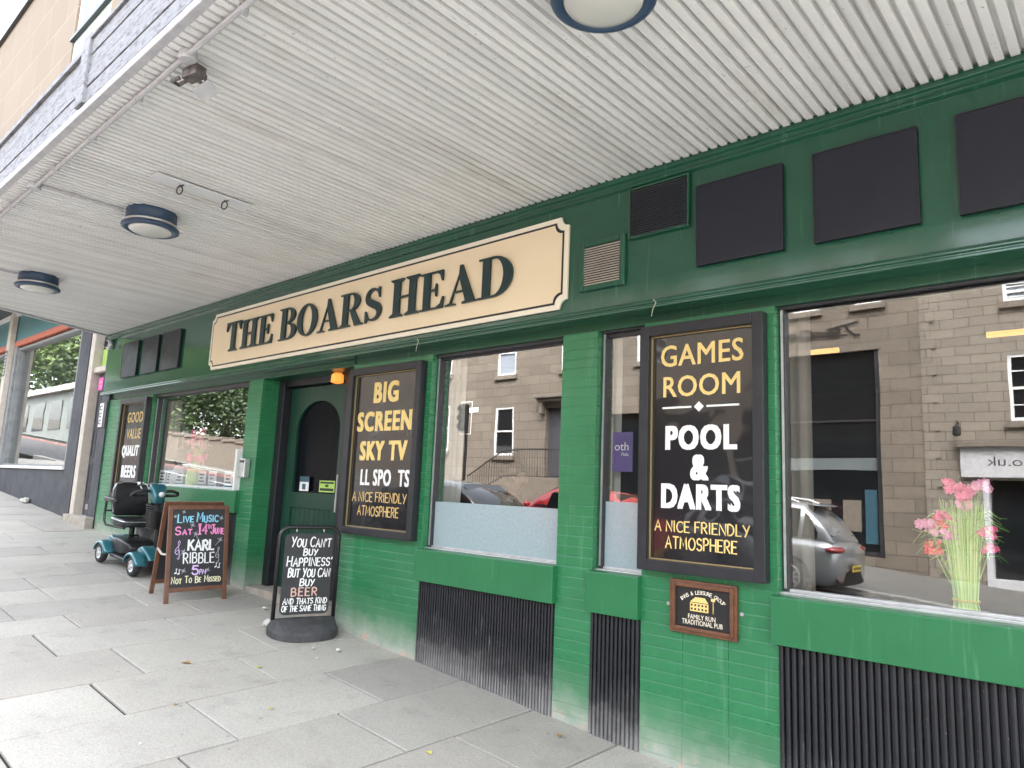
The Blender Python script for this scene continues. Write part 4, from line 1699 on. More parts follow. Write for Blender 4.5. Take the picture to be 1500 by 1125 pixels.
# ------------------------------------------------------------------ swinging pavement sign
sw = thing('swing_sign', 'black swinging sign with a painted beer joke on a rubber base outside the pub door', 'pavement sign', (-6.1, -.28, gz(-6.1, -.28)))
A0, A1 = Vector((-6.185, -.555, 0)), Vector((-6.005, .035, 0))
u2 = (A1 - A0).normalized()
n2 = Vector((u2.y, -u2.x, 0))
mid = (A0 + A1) / 2
zg = gz(mid.x, mid.y)
mid.z = zg
W2 = .285
# half-moon rubber base, two lobes
mb = MB()
n = 28
prof = []
for k in range(n):
    a = 2 * pi * k / n
    prof.append((.325 * (abs(cos(a)) ** .75) * (1 if cos(a) >= 0 else -1), .30 * sin(a)))
lev = [(1.0, 0.0), (1.0, .055), (.96, .075)]
v = []
for s_, h in lev:
    for a, b in prof:
        p = mid + u2 * a * s_ + n2 * b * s_
        v.append((p.x, p.y, gz(p.x, p.y) + .003 + h))
# ridge line on top
ridge = []
for a, b in prof:
    p = mid + u2 * a * .93 + n2 * b * .12
    ridge.append((p.x, p.y, zg + .145))
v += ridge
f = []
for L in range(3):
    for k in range(n):
        f.append((L * n + k, L * n + (k + 1) % n, (L + 1) * n + (k + 1) % n, (L + 1) * n + k))
f.append(tuple(range(3 * n, 4 * n)))
mb.add(v, f)
mb.build('rubber_base', M['recycled'], sw, bevel=.012, fix=True)
mb = MB()
HT = .985
pts = [mid - u2 * W2 + up * .10, mid - u2 * W2 + up * (HT - .10)]
for k in range(1, 7):
    a = pi / 2 * k / 6
    pts.append(mid - u2 * (W2 - .10 + .10 * cos(a)) + up * (HT - .10 + .10 * sin(a)))
for k in range(0, 7):
    a = pi / 2 * (1 - k / 6)
    pts.append(mid + u2 * (W2 - .10 + .10 * cos(a)) + up * (HT - .10 + .10 * sin(a)))
pts.append(mid + u2 * W2 + up * .10)
mb.smooth = True
mb.tube(pts, .0195, 10)
mb.build('tube_frame', M['black_tube'], sw)
pw, pz0, pz1, rr_ = .232, .175, .925, .05
poly = arc(pw - rr_, pz1 - rr_, rr_, rr_, 0, 90, 5) + arc(-pw + rr_, pz1 - rr_, rr_, rr_, 90, 180, 5) + arc(-pw + rr_, pz0 + rr_, rr_, rr_, 180, 270, 5) + arc(pw - rr_, pz0 + rr_, rr_, rr_, 270, 360, 5)
tilt = (up + n2 * .02).normalized()
FS = (mid, u2, up, n2)
mb = MB()
mb.prism(poly, FS, -.008, .008)
mb.build('sign_panel', M['chalkboard'], sw)
for a in (-.13, .13):
    mb = MB()
    mb.tube([mid + u2 * a + up * (HT - .005), mid + u2 * a + up * (HT - .04) + n2 * .012, mid + u2 * (a + .01) + up * (HT - .06), mid + u2 * a + up * (HT - .075)], .006, 6)
    mb.build('hook', M['chrome'], sw)
mb = MB()
mb_s = MB()
rows_ = [("YOU CAN'T", -.172, .205, .800, .890, .0135, .82), ('BUY', -.05, .082, .722, .784, .0135, .9), ("HAPPINESS'", -.200, .226, .622, .708, .0135, .86),
         ('BUT YOU CAN', -.180, .216, .520, .600, .0135, .9), ('BUY', -.062, .072, .438, .502, .0135, .9), ('AND THATS KIND', -.208, .208, .272, .326, .0105, .92), ('OF THE SAME THING', -.214, .203, .205, .258, .0105, .92)]
for i, (t_, a, b, c, d, wd, cp) in enumerate(rows_):
    mb = MB()
    stroke_text(mb, t_, FS, a, b, c, d, wd * .84, .0088, caps=cp, seed=20 + i, jitter=.035, slant=.06, space=.5)
    mb.build('painted_lettering', M['chalk_w'], sw)
stroke_text(mb_s, 'BEER', FS, -.135, .105, .348, .420, .0115, .0088, seed=31, jitter=.03, gap=.34)
mb_s.build('painted_lettering', M['chalk_s'], sw)

# ------------------------------------------------------------------ mobility scooter (local: +x forward, z up)
SX, SY = -9.63, -.46
sc = thing('mobility_scooter', 'teal and black mobility scooter parked against the pub behind the chalked sandwich board', 'mobility scooter', (SX, SY, gz(SX, SY) + .002), 0.0)
sc.rotation_euler = (0, math.atan(.0739), radians(1.5))


def wheel(x, y):
    s_ = 1 if y > 0 else -1
    mb = MB()
    mb.smooth = True
    prof = [(.072, -.036), (.095, -.042), (.113, -.038), (.121, -.022), (.123, 0), (.121, .022), (.113, .038), (.095, .042), (.072, .036)]
    mb.lathe((x, y, .123), prof, 28, 'y', cap=False)
    t = mb.build('wheel', M['rubber'], sc, True)
    mb = MB()
    mb.lathe((x, y, .123), [(.076, .030 * s_), (.074, .036 * s_), (.066, .028 * s_), (.030, .034 * s_), (.024, .046 * s_), (.004, .048 * s_)], 24, 'y')
    for k in range(5):
        a = 2 * pi * k / 5
        c = Vector((x + .048 * cos(a), y + .034 * s_, .123 + .048 * sin(a)))
        mb.obox(c, (cos(a), 0, sin(a)), (-sin(a), 0, cos(a)), (0, 1, 0), .026, .010, .006)
    mb.build('wheel_rim', M['silver'], t, True)


for xx, yy in ((.50, -.235), (.50, .235), (-.48, -.245), (-.48, .245)):
    wheel(xx, yy)


def loft(mb, secs, n=None):
    """secs: list of closed rings with the same count"""
    m = len(secs[0])
    v = [p for s_ in secs for p in s_]
    f = []
    for i in range(len(secs) - 1):
        for k in range(m):
            f.append((i * m + k, i * m + (k + 1) % m, (i + 1) * m + (k + 1) % m, (i + 1) * m + k))
    f.append(tuple(range(m - 1, -1, -1)))
    f.append(tuple((len(secs) - 1) * m + k for k in range(m)))
    mb.add(v, f)


def rrect(w_, h_, r, n=4):
    return arc(w_ - r, h_ - r, r, r, 0, 90, n) + arc(-w_ + r, h_ - r, r, r, 90, 180, n) + arc(-w_ + r, -h_ + r, r, r, 180, 270, n) + arc(w_ - r, -h_ + r, r, r, 270, 360, n)


# chassis and deck
mb = MB()
mb.box(-.55, .58, -.10, .10, .085, .13)
mb.box(.47, .53, -.22, .22, .105, .14)
mb.box(-.51, -.45, -.22, .22, .105, .14)
mb.build('chassis', M['black_tube'], sc, True, bevel=.01)
mb = MB()
loft(mb, [[(x_, a, .135 + b) for a, b in rrect(w_, .022, .018)] for x_, w_ in ((-.34, .16), (-.25, .235), (.05, .245), (.24, .235), (.32, .18))])
mb.build('footplate', M['black_plastic'], sc, True, bevel=.004)
# teal cowls: arched shells over each pair of wheels
for xc_, lab in ((.47, 'front'), (-.48, 'rear')):
    mb = MB()
    mb.smooth = True
    n = 12
    for s_ in (-1, 1):
        v = []
        for i in range(n + 1):
            a = radians(8 + 164 * i / n)
            for yy, rr in ((.155, .175), (.20, .170), (.265, .163), (.292, .150), (.295, .125)):
                v.append((xc_ + (rr + .012) * 1.08 * cos(a), s_ * yy, .118 + rr * sin(a) * 1.0))
        mb.add(v, [(i * 5 + j, (i + 1) * 5 + j, (i + 1) * 5 + j + 1, i * 5 + j + 1) for i in range(n) for j in range(4)])
    # centre bonnet between the two arches
    cx0, cx1 = (xc_ - .20, xc_ + .18)
    loft(mb, [[(x_, a, z_ + b) for a, b in rrect(w_, h_, .03)] for x_, w_, z_, h_ in ((cx0, .15, .19, .035), (cx0 + .10, .165, .245, .07), (xc_, .17, .265, .085), (cx1 - .08, .16, .235, .07), (cx1, .13, .19, .035))])
    o = mb.build('wheel_cowl', M['teal'], sc, True)
    so_ = o.modifiers.new('thick', 'SOLIDIFY')
    so_.thickness = .006
    mb = MB()
    if lab == 'front':
        mb.box(xc_ + .165, xc_ + .20, -.16, .16, .13, .20)
        mb.build('bumper', M['black_plastic'], sc, True, bevel=.012)
    else:
        mb.box(xc_ - .22, xc_ - .17, -.18, .18, .12, .20)
        mb.build('bumper', M['black_plastic'], sc, True, bevel=.012)
# battery hump with handle
mb = MB()
mb.smooth = True
loft(mb, [[(x_, a, .25 + b) for a, b in rrect(w_, h_, .035)] for x_, w_, h_ in ((-.42, .15, .05), (-.38, .185, .085), (-.24, .19, .098), (-.06, .19, .092), (.08, .175, .070), (.12, .14, .035))])
mb.build('battery_box', M['black_plastic'], sc, True)
mb = MB()
mb.tube([(-.20, -.06, .34), (-.20, -.06, .375), (-.20, .06, .375), (-.20, .06, .34)], .012, 8)
mb.build('carry_handle', M['black_plastic'], sc, True)
# seat post, seat, back, arms
mb = MB()
mb.tube([(-.27, 0, .30), (-.27, 0, .50)], .032, 14)
mb.build('seat_post', M['black_tube'], sc, True)
mb = MB()
mb.smooth = True
loft(mb, [[(x_ , a, z_ + b) for a, b in rrect(w_, h_, .026)] for x_, w_, z_, h_ in ((-.46, .17, .545, .03), (-.44, .205, .545, .045), (-.30, .225, .542, .05), (-.10, .228, .548, .052), (.0, .215, .548, .045), (.03, .18, .545, .028))])
mb.build('seat_cushion', M['vinyl'], sc, True)
mb = MB()
pts = [(.025, -.18, .572), (.035, 0, .575), (.025, .18, .572)]
mb.tube([(-.42, -.215, .572), (-.1, -.236, .575), (.01, -.215, .573), (.036, -.12, .573), (.038, .12, .573), (.01, .215, .573), (-.1, .236, .575), (-.42, .215, .572)], .006, 6)
mb.build('seat_piping', M['silver'], sc, True)
mb = MB()
mb.smooth = True
loft(mb, [[(-.44 - (z_ - .6) * .18 + b, a, z_) for a, b in rrect(w_, h_, .026)] for z_, w_, h_ in ((.60, .17, .028), (.63, .205, .04), (.76, .225, .048), (.92, .218, .046), (1.0, .19, .04), (1.035, .13, .026))])
mb.build('backrest', M['vinyl'], sc, True)
mb = MB()
ring = [(-.463 + .01, -.205, .64), (-.497 + .02, -.226, .80), (-.515 + .02, -.222, .93), (-.525 + .02, -.19, 1.0), (-.527 + .02, -.10, 1.03), (-.527 + .02, .10, 1.03), (-.525 + .02, .19, 1.0), (-.515 + .02, .222, .93), (-.497 + .02, .226, .80), (-.463 + .01, .205, .64)]
mb.tube([(a + .03, b, c) for a, b, c in ring], .006, 6)
mb.build('backrest_piping', M['silver'], sc, True)
for s_ in (-1, 1):
    mb = MB()
    yy = s_ * .285
    mb.tube([(-.47, s_ * .20, .66), (-.47, yy, .66), (-.465, yy, .78), (-.44, yy, .80)], .013, 8)
    mb.tube([(-.46, yy, .77), (-.47, yy, .62), (-.45, yy, .53), (-.38, yy, .49), (-.2, s_ * .24, .49), (-.02, s_ * .2, .49)], .015, 8)
    arm = mb.build('arm_frame', M['black_tube'], sc, True)
    mb = MB()
    mb.smooth = True
    loft(mb, [[(x_, yy + a, .815 + b) for a, b in rrect(w_, h_, .018)] for x_, w_, h_ in ((-.50, .022, .020), (-.47, .034, .03), (-.20, .036, .030), (-.15, .03, .024), (-.135, .02, .019))])
    mb.build('arm_pad', M['vinyl'], arm, True)
# tiller, console, bars, basket
mb = MB()
mb.smooth = True
mb.tube([(.50, 0, .22), (.46, 0, .50), (.40, 0, .78), (.33, 0, .93)], [.034, .030, .028, .026], 12)
mb.build('tiller', M['black_tube'], sc, True)
mb = MB()
mb.smooth = True
loft(mb, [[(x0_ + b * .75, a, z_ + b * .45) for a, b in rrect(w_, h_, min(w_, h_) * .6)] for x0_, z_, w_, h_ in ((.37, .83, .04, .035), (.36, .88, .065, .05), (.335, .96, .085, .062), (.305, 1.02, .10, .062), (.27, 1.06, .09, .045), (.25, 1.075, .05, .02))])
con = mb.build('console', M['teal'], sc, True)
mb = MB()
mb.smooth = True
mb.lathe((.44, 0, .965), [(.004, .02), (.036, .008), (.036, -.02)], 14, 'x')
mb.build('headlamp', M['lamp_clear'], con, True)
mb = MB()
mb.smooth = True
for s_ in (-1, 1):
    mb.tube([(.30, s_ * .05, .985), (.31, s_ * .17, 1.0), (.30, s_ * .255, .975), (.26, s_ * .275, .945), (.20, s_ * .26, .93), (.17, s_ * .19, .925), (.19, s_ * .10, .925)], .019, 9)
mb.tube([(.25, -.10, 1.05), (.24, 0, 1.075), (.25, .10, 1.05)], .014, 8)
mb.build('handlebar', M['rubber'], sc, True)
mb = MB()
mb.smooth = True
mb.tube([(.29, -.18, 1.0), (.27, -.20, 1.05)], .007, 6)
mb.ico((.265, -.20, 1.075), .018, .04, .032, 12, 8)
mb.build('mirror', M['chrome'], sc, True)
# wire basket: rings and uprights as one part
mb = MB()
bz0, bz1 = .575, .845


def bring(z_, k=1.0):
    return [(.535 + b * k, a * k, z_) for a, b in rrect(.178, .115, .05, 4)]


for i in range(11):
    z_ = bz0 + (bz1 - bz0) * i / 10
    k = .84 + .16 * i / 10
    mb.tube(bring(z_, k), .0052 if 0 < i < 10 else .009, 5, closed=True)
top, bot = bring(bz1, 1.0), bring(bz0, .84)
for a, b in list(zip(top, bot)):
    mb.tube([a, b], .0040, 4)
for k in range(7):
    yy = -.135 + .045 * k
    mb.tube([(.535 - .093, yy, bz0), (.535 + .093, yy, bz0)], .004, 4)
mb.build('basket', M['black_plastic'], sc, True)
mb = MB()
for i in range(5):
    pts = []
    for q in rrect(.166, .104, .045, 4):
        pass
loft(mb, [[(.535 + b * k, a * k, z_) for a, b in rrect(.165, .103, .045)] for z_, k in ((bz0 + .004, .84), (bz0 + .13, .92), (bz0 + .2, .955))])
mb.build('basket_liner', M['black_plastic'], sc, True)

# ------------------------------------------------------------------ neighbouring shop
ns = thing('neighbour_shop', 'grey shop front with faded teal fascia and orange strip, next door to the pub', 'shop', (-17, .1, 1.25))
mb = MB()
mb.box(-30, -14.28, .10, .35, .5, 1.93)
mb.box(-14.80, -14.28, .10, .35, 1.93, 4.60)
mb.box(-13.9, -13.0, .24, .40, .4, 4.3)
mb.box(-13.35, -13.0, .10, .40, .4, 4.3)
mb.build('wall', M['grey_wall'], ns)
mb = MB()
mb.box(-30, -13.0, .06, .4, 4.76, 5.40)
mb.build('fascia', M['teal_board'], ns)
mb = MB()
mb.box(-30, -13.0, .045, .4, 4.635, 4.757)
mb.build('fascia_strip', M['orange_board'], ns, bevel=.006)
mb = MB()
mb.box(-30, -13.0, -1.3, .4, 5.43, 5.6)
mb.build('soffit', M['grey_wall'], ns)
mb = MB()
mb.box(-30, -13.0, -.02, .09, 5.36, 5.43)
mb.build('fascia_trim', M['white_paint'], ns)
for a, b in ((-19.02, -14.80), (-29.5, -19.4)):
    mb = MB()
    mb.frame(a, b, 1.93, 4.60, .06, .10, .24)
    fr_ = mb.build('window', M['grey_mid'], ns, bevel=.006)
    mb = MB()
    mb.add([(a + .05, .19, 1.98), (b - .05, .19, 1.98), (b - .05, .19, 4.55), (a + .05, .19, 4.55)], [(0, 1, 2, 3)])
    mb.build('pane', M['glass'], fr_)
    mb = MB()
    mb.box(a - .05, b, .06, .20, 1.90, 1.955)
    mb.build('window_sill', M['white_paint'], fr_, bevel=.006)
mb = MB()
mb.box(-19.25, -19.02, .05, .20, 1.93, 4.635)
mb.build('pilaster', M['grey_mid'], ns, bevel=.008)
mb = MB()
mb.box(-30, -13.05, 4.2, 4.3, .3, 4.7)
mb.box(-30.1, -30, .36, 4.3, .3, 4.75)
mb.box(-13.05, -13.0, .40, 4.3, .3, 4.75)
mb.box(-30, -13.05, .36, 4.2, 4.7, 4.75)
mb.box(-30, -13.05, .36, 4.2, 1.2, 1.3)
mb.build('shop_interior', varied('grey empty shop interior', (.16, .17, .17), (.24, .25, .25), 2, .8), ns)
# side door between the shops
mb = MB()
mb.box(-14.10, -13.91, .06, .22, 1.0, 4.45)
mb.box(-13.91, -13.35, .10, .22, 3.62, 3.72)
mb.build('door_frame', M['bone'], ns, bevel=.012)
mb = MB()
mb.box(-13.89, -13.36, .20, .235, 1.05, 3.60)
dr = mb.build('door', M['dark_door'], ns, bevel=.004)
mb = MB()
for za, zb in ((1.42, 2.02), (2.13, 2.62), (2.72, 3.25)):
    for xa, xb in ((-13.84, -13.65), (-13.60, -13.41)):
        mb.frame(xa, xb, za, zb, .022, .185, .20)
mb.build('door_moulding', M['dark_door'], dr, bevel=.006)
mb = MB()
mb.box(-13.73, -13.52, .185, .199, 1.24, 1.33)
mb.build('letter_plate', M['alu'], dr, bevel=.004)
mb = MB()
mb.tube([(-13.46, .19, 2.19), (-13.46, .15, 2.19), (-13.38, .15, 2.20)], .011, 7)
mb.build('door_handle', M['chrome'], dr)
mb = MB()
mb.box(-13.89, -13.36, .205, .215, 3.73, 4.06)
mb.build('fanlight_poster', M['lime'], ns)
mb = MB()
mb.box(-13.89, -13.36, .205, .215, 4.07, 4.3)
mb.build('fanlight', M['car_glass'], ns)
mb = MB()
mb.box(-13.86, -13.64, .183, .186, 3.31, 3.54)
mb.build('pink_notice', M['pink'], dr)
mb = MB()
mb.box(-13.82, -13.68, .181, .1825, 3.44, 3.47)
mb.box(-13.78, -13.70, .181, .1825, 3.36, 3.40)
mb.build('notice_print', M['petal_l'], dr)
pn = thing('door_number_plate', 'tall white plate with dark marks on the wall beside the grey side door', 'plate', (-13.2, .09, 2.6))
mb = MB()
mb.box(-13.33, -13.02, .085, .099, 2.62, 3.06)
mb.build('plate_back', M['dark_door'], pn, bevel=.003)
mb = MB()
mb.box(-13.30, -13.13, .078, .084, 2.64, 3.04)
mb.build('plate_face', M['paper'], pn)
mb = MB()
for k, (za, zb) in enumerate(((2.68, 2.76), (2.80, 2.88), (2.92, 3.0))):
    mb.box(-13.275, -13.25, .075, .077, za, zb)
    mb.box(-13.25, -13.18, .075, .077, za, za + .02)
    mb.box(-13.25, -13.18, .075, .077, zb - .02, zb)
mb.build('plate_print', M['ink'], pn)
mb = MB()
v = [(-14.12, -.03), (-13.0, -.03), (-13.0, .2), (-14.12, .2)]
mb.add([(a, b, gz(a, b) - .05) for a, b in v] + [(a, b, 1.15 - (a + 14.12) * .01) for a, b in v], [(0, 1, 5, 4), (1, 2, 6, 5), (2, 3, 7, 6), (3, 0, 4, 7), (4, 5, 6, 7)])
o = mb.build('door_step', M['step_stone'], bevel=.02)
label(o, 'worn pale stone step below the grey side door', 'step')
pp = thing('downpipe', 'cream painted square downpipe with a dark sticker beside the neighbouring shop window', 'pipe', (-19.2, 0, 1.4))
mb = MB()
mb.box(-19.45, -19.22, -.06, .05, 1.2, 5.43)
mb.build('pipe', M['bone'], pp, bevel=.01)
mb = MB()
mb.box(-19.43, -19.24, -.064, -.061, 3.95, 4.55)
st_ = mb.build('sticker', M['dark_door'], pp)
mb = MB()
for k in range(7):
    mb.box(-19.40 + .01 * (k % 3), -19.27, -.068, -.065, 4.0 + k * .075, 4.035 + k * .075)
mb.build('sticker_print', M['bone'], st_)

# upper storeys above the canopy
ub = thing('upper_building', 'pale beige stone-clad upper storeys rising above the white canopy', 'building', (-10, 0, 4.8))
mb = MB()
mb.box(-45, -17.9, 0, .5, 5.6, 14.9)
mb.box(-15.45, 6, 0, .5, 4.82, 14.9)
mb.box(-17.9, -15.45, 0, .5, 13.8, 14.9)
mb.box(-45, -14, .5, 9, 5.6, 14.88)
mb.box(-14, 6, .5, 9, 4.82, 14.88)
mb.build('wall', M['beige_stone'], ub)
mb = MB()
mb.box(-45.1, 6, -.10, .6, 14.905, 15.0)
mb.build('roof_edge', M['dark_header'], ub)
mb = MB()
mb.box(-17.9, -15.45, .03, .5, 5.6, 11.68)
mb.build('spandrel_panel', varied('pale green spandrel', (.46, .56, .50), (.55, .64, .58), 3, .5), ub)
mb = MB()
mb.frame(-17.9, -15.45, 11.76, 13.8, .09, .05, .2)
mb.box(-17.1, -17.02, .05, .2, 11.85, 13.71)
wd_ = mb.build('window', M['sash_white'], ub, bevel=.008)
mb = MB()
mb.box(-17.81, -15.54, .12, .14, 11.85, 13.71)
mb.build('pane', M['blue_room'], wd_)
mb = MB()
mb.box(-17.95, -15.4, -.06, .2, 11.68, 11.76)
mb.build('window_sill', M['dark_header'], wd_)

# ------------------------------------------------------------------ far side of the street (seen mirrored in the panes)
YF = -15.5


def sash(parent, x0, x1, z0, z1, bars=(1, 1), room='dark_room', surround=None):
    """white sash window let into a facade that faces +y"""
    mb = MB()
    t = .07
    for a, b, c, d in ((x0, x0 + t, z0, z1), (x1 - t, x1, z0, z1), (x0 + t, x1 - t, z0, z0 + t * 1.2), (x0 + t, x1 - t, z1 - t, z1), (x0 + t, x1 - t, (z0 + z1) / 2 - .03, (z0 + z1) / 2 + .03)):
        mb.box(a, b, YF - .10, YF - .02, c, d)
    for k in range(1, bars[0]):
        xx = x0 + (x1 - x0) * k / bars[0]
        mb.box(xx - .015, xx + .015, YF - .09, YF - .035, z0 + t, z1 - t)
    for k in range(1, bars[1]):
        if k * 2 == bars[1]:
            continue
        zz = z0 + (z1 - z0) * k / bars[1]
        mb.box(x0 + t, x1 - t, YF - .088, YF - .036, zz - .013, zz + .013)
    wn_ = mb.build('window', M['sash_white'], parent)
    mb = MB()
    mb.box(x0 + .02, x1 - .02, YF - .085, YF - .075, z0 + .02, z1 - .02)
    mb.build('pane', M['car_glass'] if room == 'dark_room' else M['blue_room'], wn_)
    mb = MB()
    mb.box(x0 - .10, x1 + .10, YF - .12, YF + .10, z0 - .16, z0 - .004)
    mb.build('window_sill', M['stone_trim'], wn_)


def facade(parent, x0, x1, z0, z1, openings, m):
    """wall facing +y at YF with rectangular openings"""
    xs = sorted({x0, x1} | {a for o_ in openings for a in o_[:2]})
    mb = MB()
    for a, b in zip(xs, xs[1:]):
        ops = sorted([(o_[2], o_[3]) for o_ in openings if o_[0] <= a + 1e-6 and o_[1] >= b - 1e-6])
        z = z0
        for c, d in ops:
            if c > z:
                mb.box(a, b, YF - .45, YF, z, c)
            z = max(z, d)
        if z < z1:
            mb.box(a, b, YF - .45, YF, z, z1)
    mb.box(x0, x1, YF - 8, YF - 6, z0, z1)
    mb.box(x0, x1, YF - 6, YF - .46, z1 - .3, z1)
    mb.build('wall', m, parent)


ta = thing('stone_terrace', 'grey sandstone terrace with white sash windows across the street, mirrored in the pub panes', 'building', (-14, YF, 1.0))
wins = [(-18.98, -18.02, 3.20, 5.06, 'd'), (-18.98, -18.02, 6.32, 8.1, 'b'), (-15.8, -14.85, 6.32, 8.1, 'd'), (-12.6, -11.65, 6.32, 8.1, 'd'), (-9.9, -8.95, 7.24, 9.0, 'b'), (-7.42, -6.66, 7.24, 9.0, 'b'), (-5.73, -5.06, 7.24, 9.0, 'b'),
        (-22.6, -21.6, 3.4, 5.3, 'd'), (-22.6, -21.6, 6.6, 8.4, 'd'), (-26.5, -25.5, 3.6, 5.5, 'd'), (-26.5, -25.5, 6.8, 8.6, 'd')]
door_op = (-16.45, -15.35, 2.4, 4.95)
shop_op = (-8.55, -5.18, .58, 6.0)
shop_op2 = (-13.6, -9.4, 1.2, 4.6)
facade(ta, -30, -4.15, -.5, 9.5, [w_[:4] for w_ in wins] + [door_op, shop_op, shop_op2], M['ashlar_a'])
for a, b, c, d, r in wins:
    sash(ta, a, b, c, d, (1, 2), 'dark_room' if r == 'd' else 'blue')
mb = MB()
mb.box(-16.75, -15.0, YF, YF + .42, 5.28, 5.42)
mb.box(-16.68, -15.07, YF, YF + .30, 5.16, 5.28)
mb.box(-16.62, -16.48, YF, YF + .24, 4.7, 5.16)
mb.box(-15.32, -15.18, YF, YF + .24, 4.7, 5.16)
mb.build('door_hood', M['stone_trim'], ta, bevel=.02)
mb = MB()
mb.box(-16.45, -15.35, YF - .25, YF - .2, 2.4, 4.95)
mb.build('door', M['dark_door'], ta)
mb = MB()
for k in range(6):
    mb.box(-17.0 - k * .0, -14.9, YF, YF + 1.2 - k * .0, 1.0, 2.38)
    break
for k in range(5):
    mb.box(-17.3 - k * .3, -17.0 - k * .3, YF, YF + 1.2, .9, 2.15 - k * .22)
mb.build('door_steps', M['stone_trim'], ta, bevel=.015)
# large shop window of the terrace
mb = MB()
mb.box(-5.30, -5.18, YF - .30, YF - .05, .58, 6.0)
mb.box(-8.55, -8.43, YF - .30, YF - .05, .58, 6.0)
mb.box(-8.43, -5.30, YF - .20, YF - .12, 4.10, 4.16)
mb.box(-8.43, -5.30, YF - .20, YF - .12, .58, .70)
fr_ = mb.build('window', M['dark_header'], ta)
mb = MB()
mb.add([(-8.43, YF - .16, .6), (-8.43, YF - .16, 6.0), (-5.30, YF - .16, 6.0), (-5.30, YF - .16, .6)], [(0, 1, 2, 3)])
mb.build('pane', M['car_glass'], fr_)
mb = MB()
mb.box(-8.43, -5.3, YF - .150, YF - .145, 2.80, 3.12)
mb.build('window_band', M['film_dim'], fr_)
mb = MB()
for xx, zz, ww, hh in ((-7.9, 1.2, .45, .8), (-7.0, 1.25, .5, .75), (-6.2, 1.2, .45, .8)):
    mb.box(xx, xx + ww, YF - .150, YF - .145, zz, zz + hh)
mb.build('window_poster', M['stone_trim'], fr_)
mb = MB()
mb.box(-5.65, -5.35, YF - .150, YF - .145, .9, 2.3)
mb.build('window_poster', M['blue_card'], fr_)
mb = MB()
mb.box(-13.6, -9.4, YF - .2, YF - .15, 1.2, 4.6)
mb.build('pane', M['car_glass'], ta)
# the script sign over it: raised strokes
mb = MB()
FT = ((0, YF + .05, 0), (-1, 0, 0), (0, 0, 1), (0, 1, 0))     # reads left to right for someone facing the shop
ink_ = [[(5.65, 6.78), (6.45, 6.64)], [(6.0, 6.72), (5.86, 6.55), (5.72, 6.42), (5.60, 6.44)],
        arc(6.24, 6.58, .12, .075, 60, 330, 10), [(6.34, 6.62), (6.38, 6.53), (6.5, 6.56)], [(6.55, 6.56), (6.72, 6.60)],
        arc(7.05, 6.56, .24, .13, 50, 320, 12), arc(7.42, 6.55, .12, .07, 0, 300, 10), [(5.95, 6.44), (7.6, 6.52)]]
for l in ink_:
    ribbon(mb, l, .055, FT, .0)
o = mb.build('script_sign', M['ink'], ta)

tb = thing('buff_stone_building', 'buff stone building with a white shop sign, mirrored in the large pub window', 'building', (0, YF, 0))
w2 = [(-2.36, -1.30, 3.98, 5.56), (-2.36, -1.30, 6.86, 7.35), (.9, 1.9, 3.98, 5.56), (.9, 1.9, 6.86, 7.35), (4.2, 5.2, 3.98, 5.56), (4.2, 5.2, 6.86, 7.35)]
facade(tb, -4.15, 12, -1.5, 7.4, w2 + [(-2.95, 3.2, .30, 2.60)], M['ashlar_b'])
for a, b, c, d in w2:
    sash(tb, a, b, c, d, (2, 4), 'dark_room' if c < 5 else 'blue')
mb = MB()
for z in [k * .345 for k in range(0, 21)]:
    mb.box(-4.19, -3.83 if int(z / .345) % 2 else -3.95, YF, YF + .035, z + .004, z + .341)
mb.build('corner_stones', M['ashlar_b'], tb)
mb = MB()
mb.box(-3.42, 3.6, YF, YF + .10, 2.66, 3.36)
sg_ = mb.build('shop_sign', M['galv'], tb)
mb = MB()
mb.box(-3.46, 3.64, YF, YF + .22, 3.36, 3.48)
mb.build('sign_cornice', M['stone_trim'], tb)
mb = MB()
FT2 = ((0, YF + .102, 0), (-1, 0, 0), (0, 0, 1), (0, 1, 0))
put_flat(mb, font_flat('dcase.co.uk', .02), FT2, 1.05, 2.88, 2.92, 3.13)
mb.build('sign_lettering', M['ink'], sg_)
mb = MB()
mb.box(-2.95, 3.2, YF - .3, YF - .25, .30, 2.60)
mb.build('shop_window', M['car_glass'], tb)
mb = MB()
mb.box(-3.0, -2.88, YF - .3, YF + .02, .2, 2.62)
mb.box(-3.0, 3.2, YF - .3, YF + .06, .1, .32)
mb.box(-.9, -.8, YF - .3, YF - .1, .3, 2.6)
mb.build('shop_frame', M['galv'], tb)
mb = MB()
mb.tube([(-3.45, YF, 3.95), (-3.45, YF + .2, 4.0), (-3.45, YF + .25, 3.9)], .02, 6)
mb.lathe((-3.45, YF + .25, 3.62), [(.05, 0), (.09, .04), (.08, .22), (.03, .28)], 10)
o = mb.build('wall_lantern', M['ink'])
label(o, 'black wall lantern beside the white shop sign across the street', 'lantern')

# railing up the terrace steps
rl = thing('step_railing', 'black iron railing climbing the stone steps of the terrace across the street', 'railing', (-16.5, YF + 1.2, 2.3))
mb = MB()
yr = YF + 1.18
mb.tube([(-19.2, yr, 2.35), (-17.35, yr, 3.32), (-14.9, yr, 3.32)], .025, 6)
mb.tube([(-19.2, yr, 1.55), (-17.35, yr, 2.42), (-14.9, yr, 2.42)], .018, 6)
mb.build('handrail', M['ink'], rl)
mb = MB()
for k in range(36):
    xx = -19.15 + k * .12
    zt = 3.32 if xx > -17.35 else 2.35 + (xx + 19.2) * .524
    zl = 2.40 if xx > -17.35 else 1.5 + (xx + 19.2) * .47
    mb.tube([(xx, yr, zl - .05), (xx, yr, zt)], .010, 5)
mb.build('balusters', M['ink'], rl)

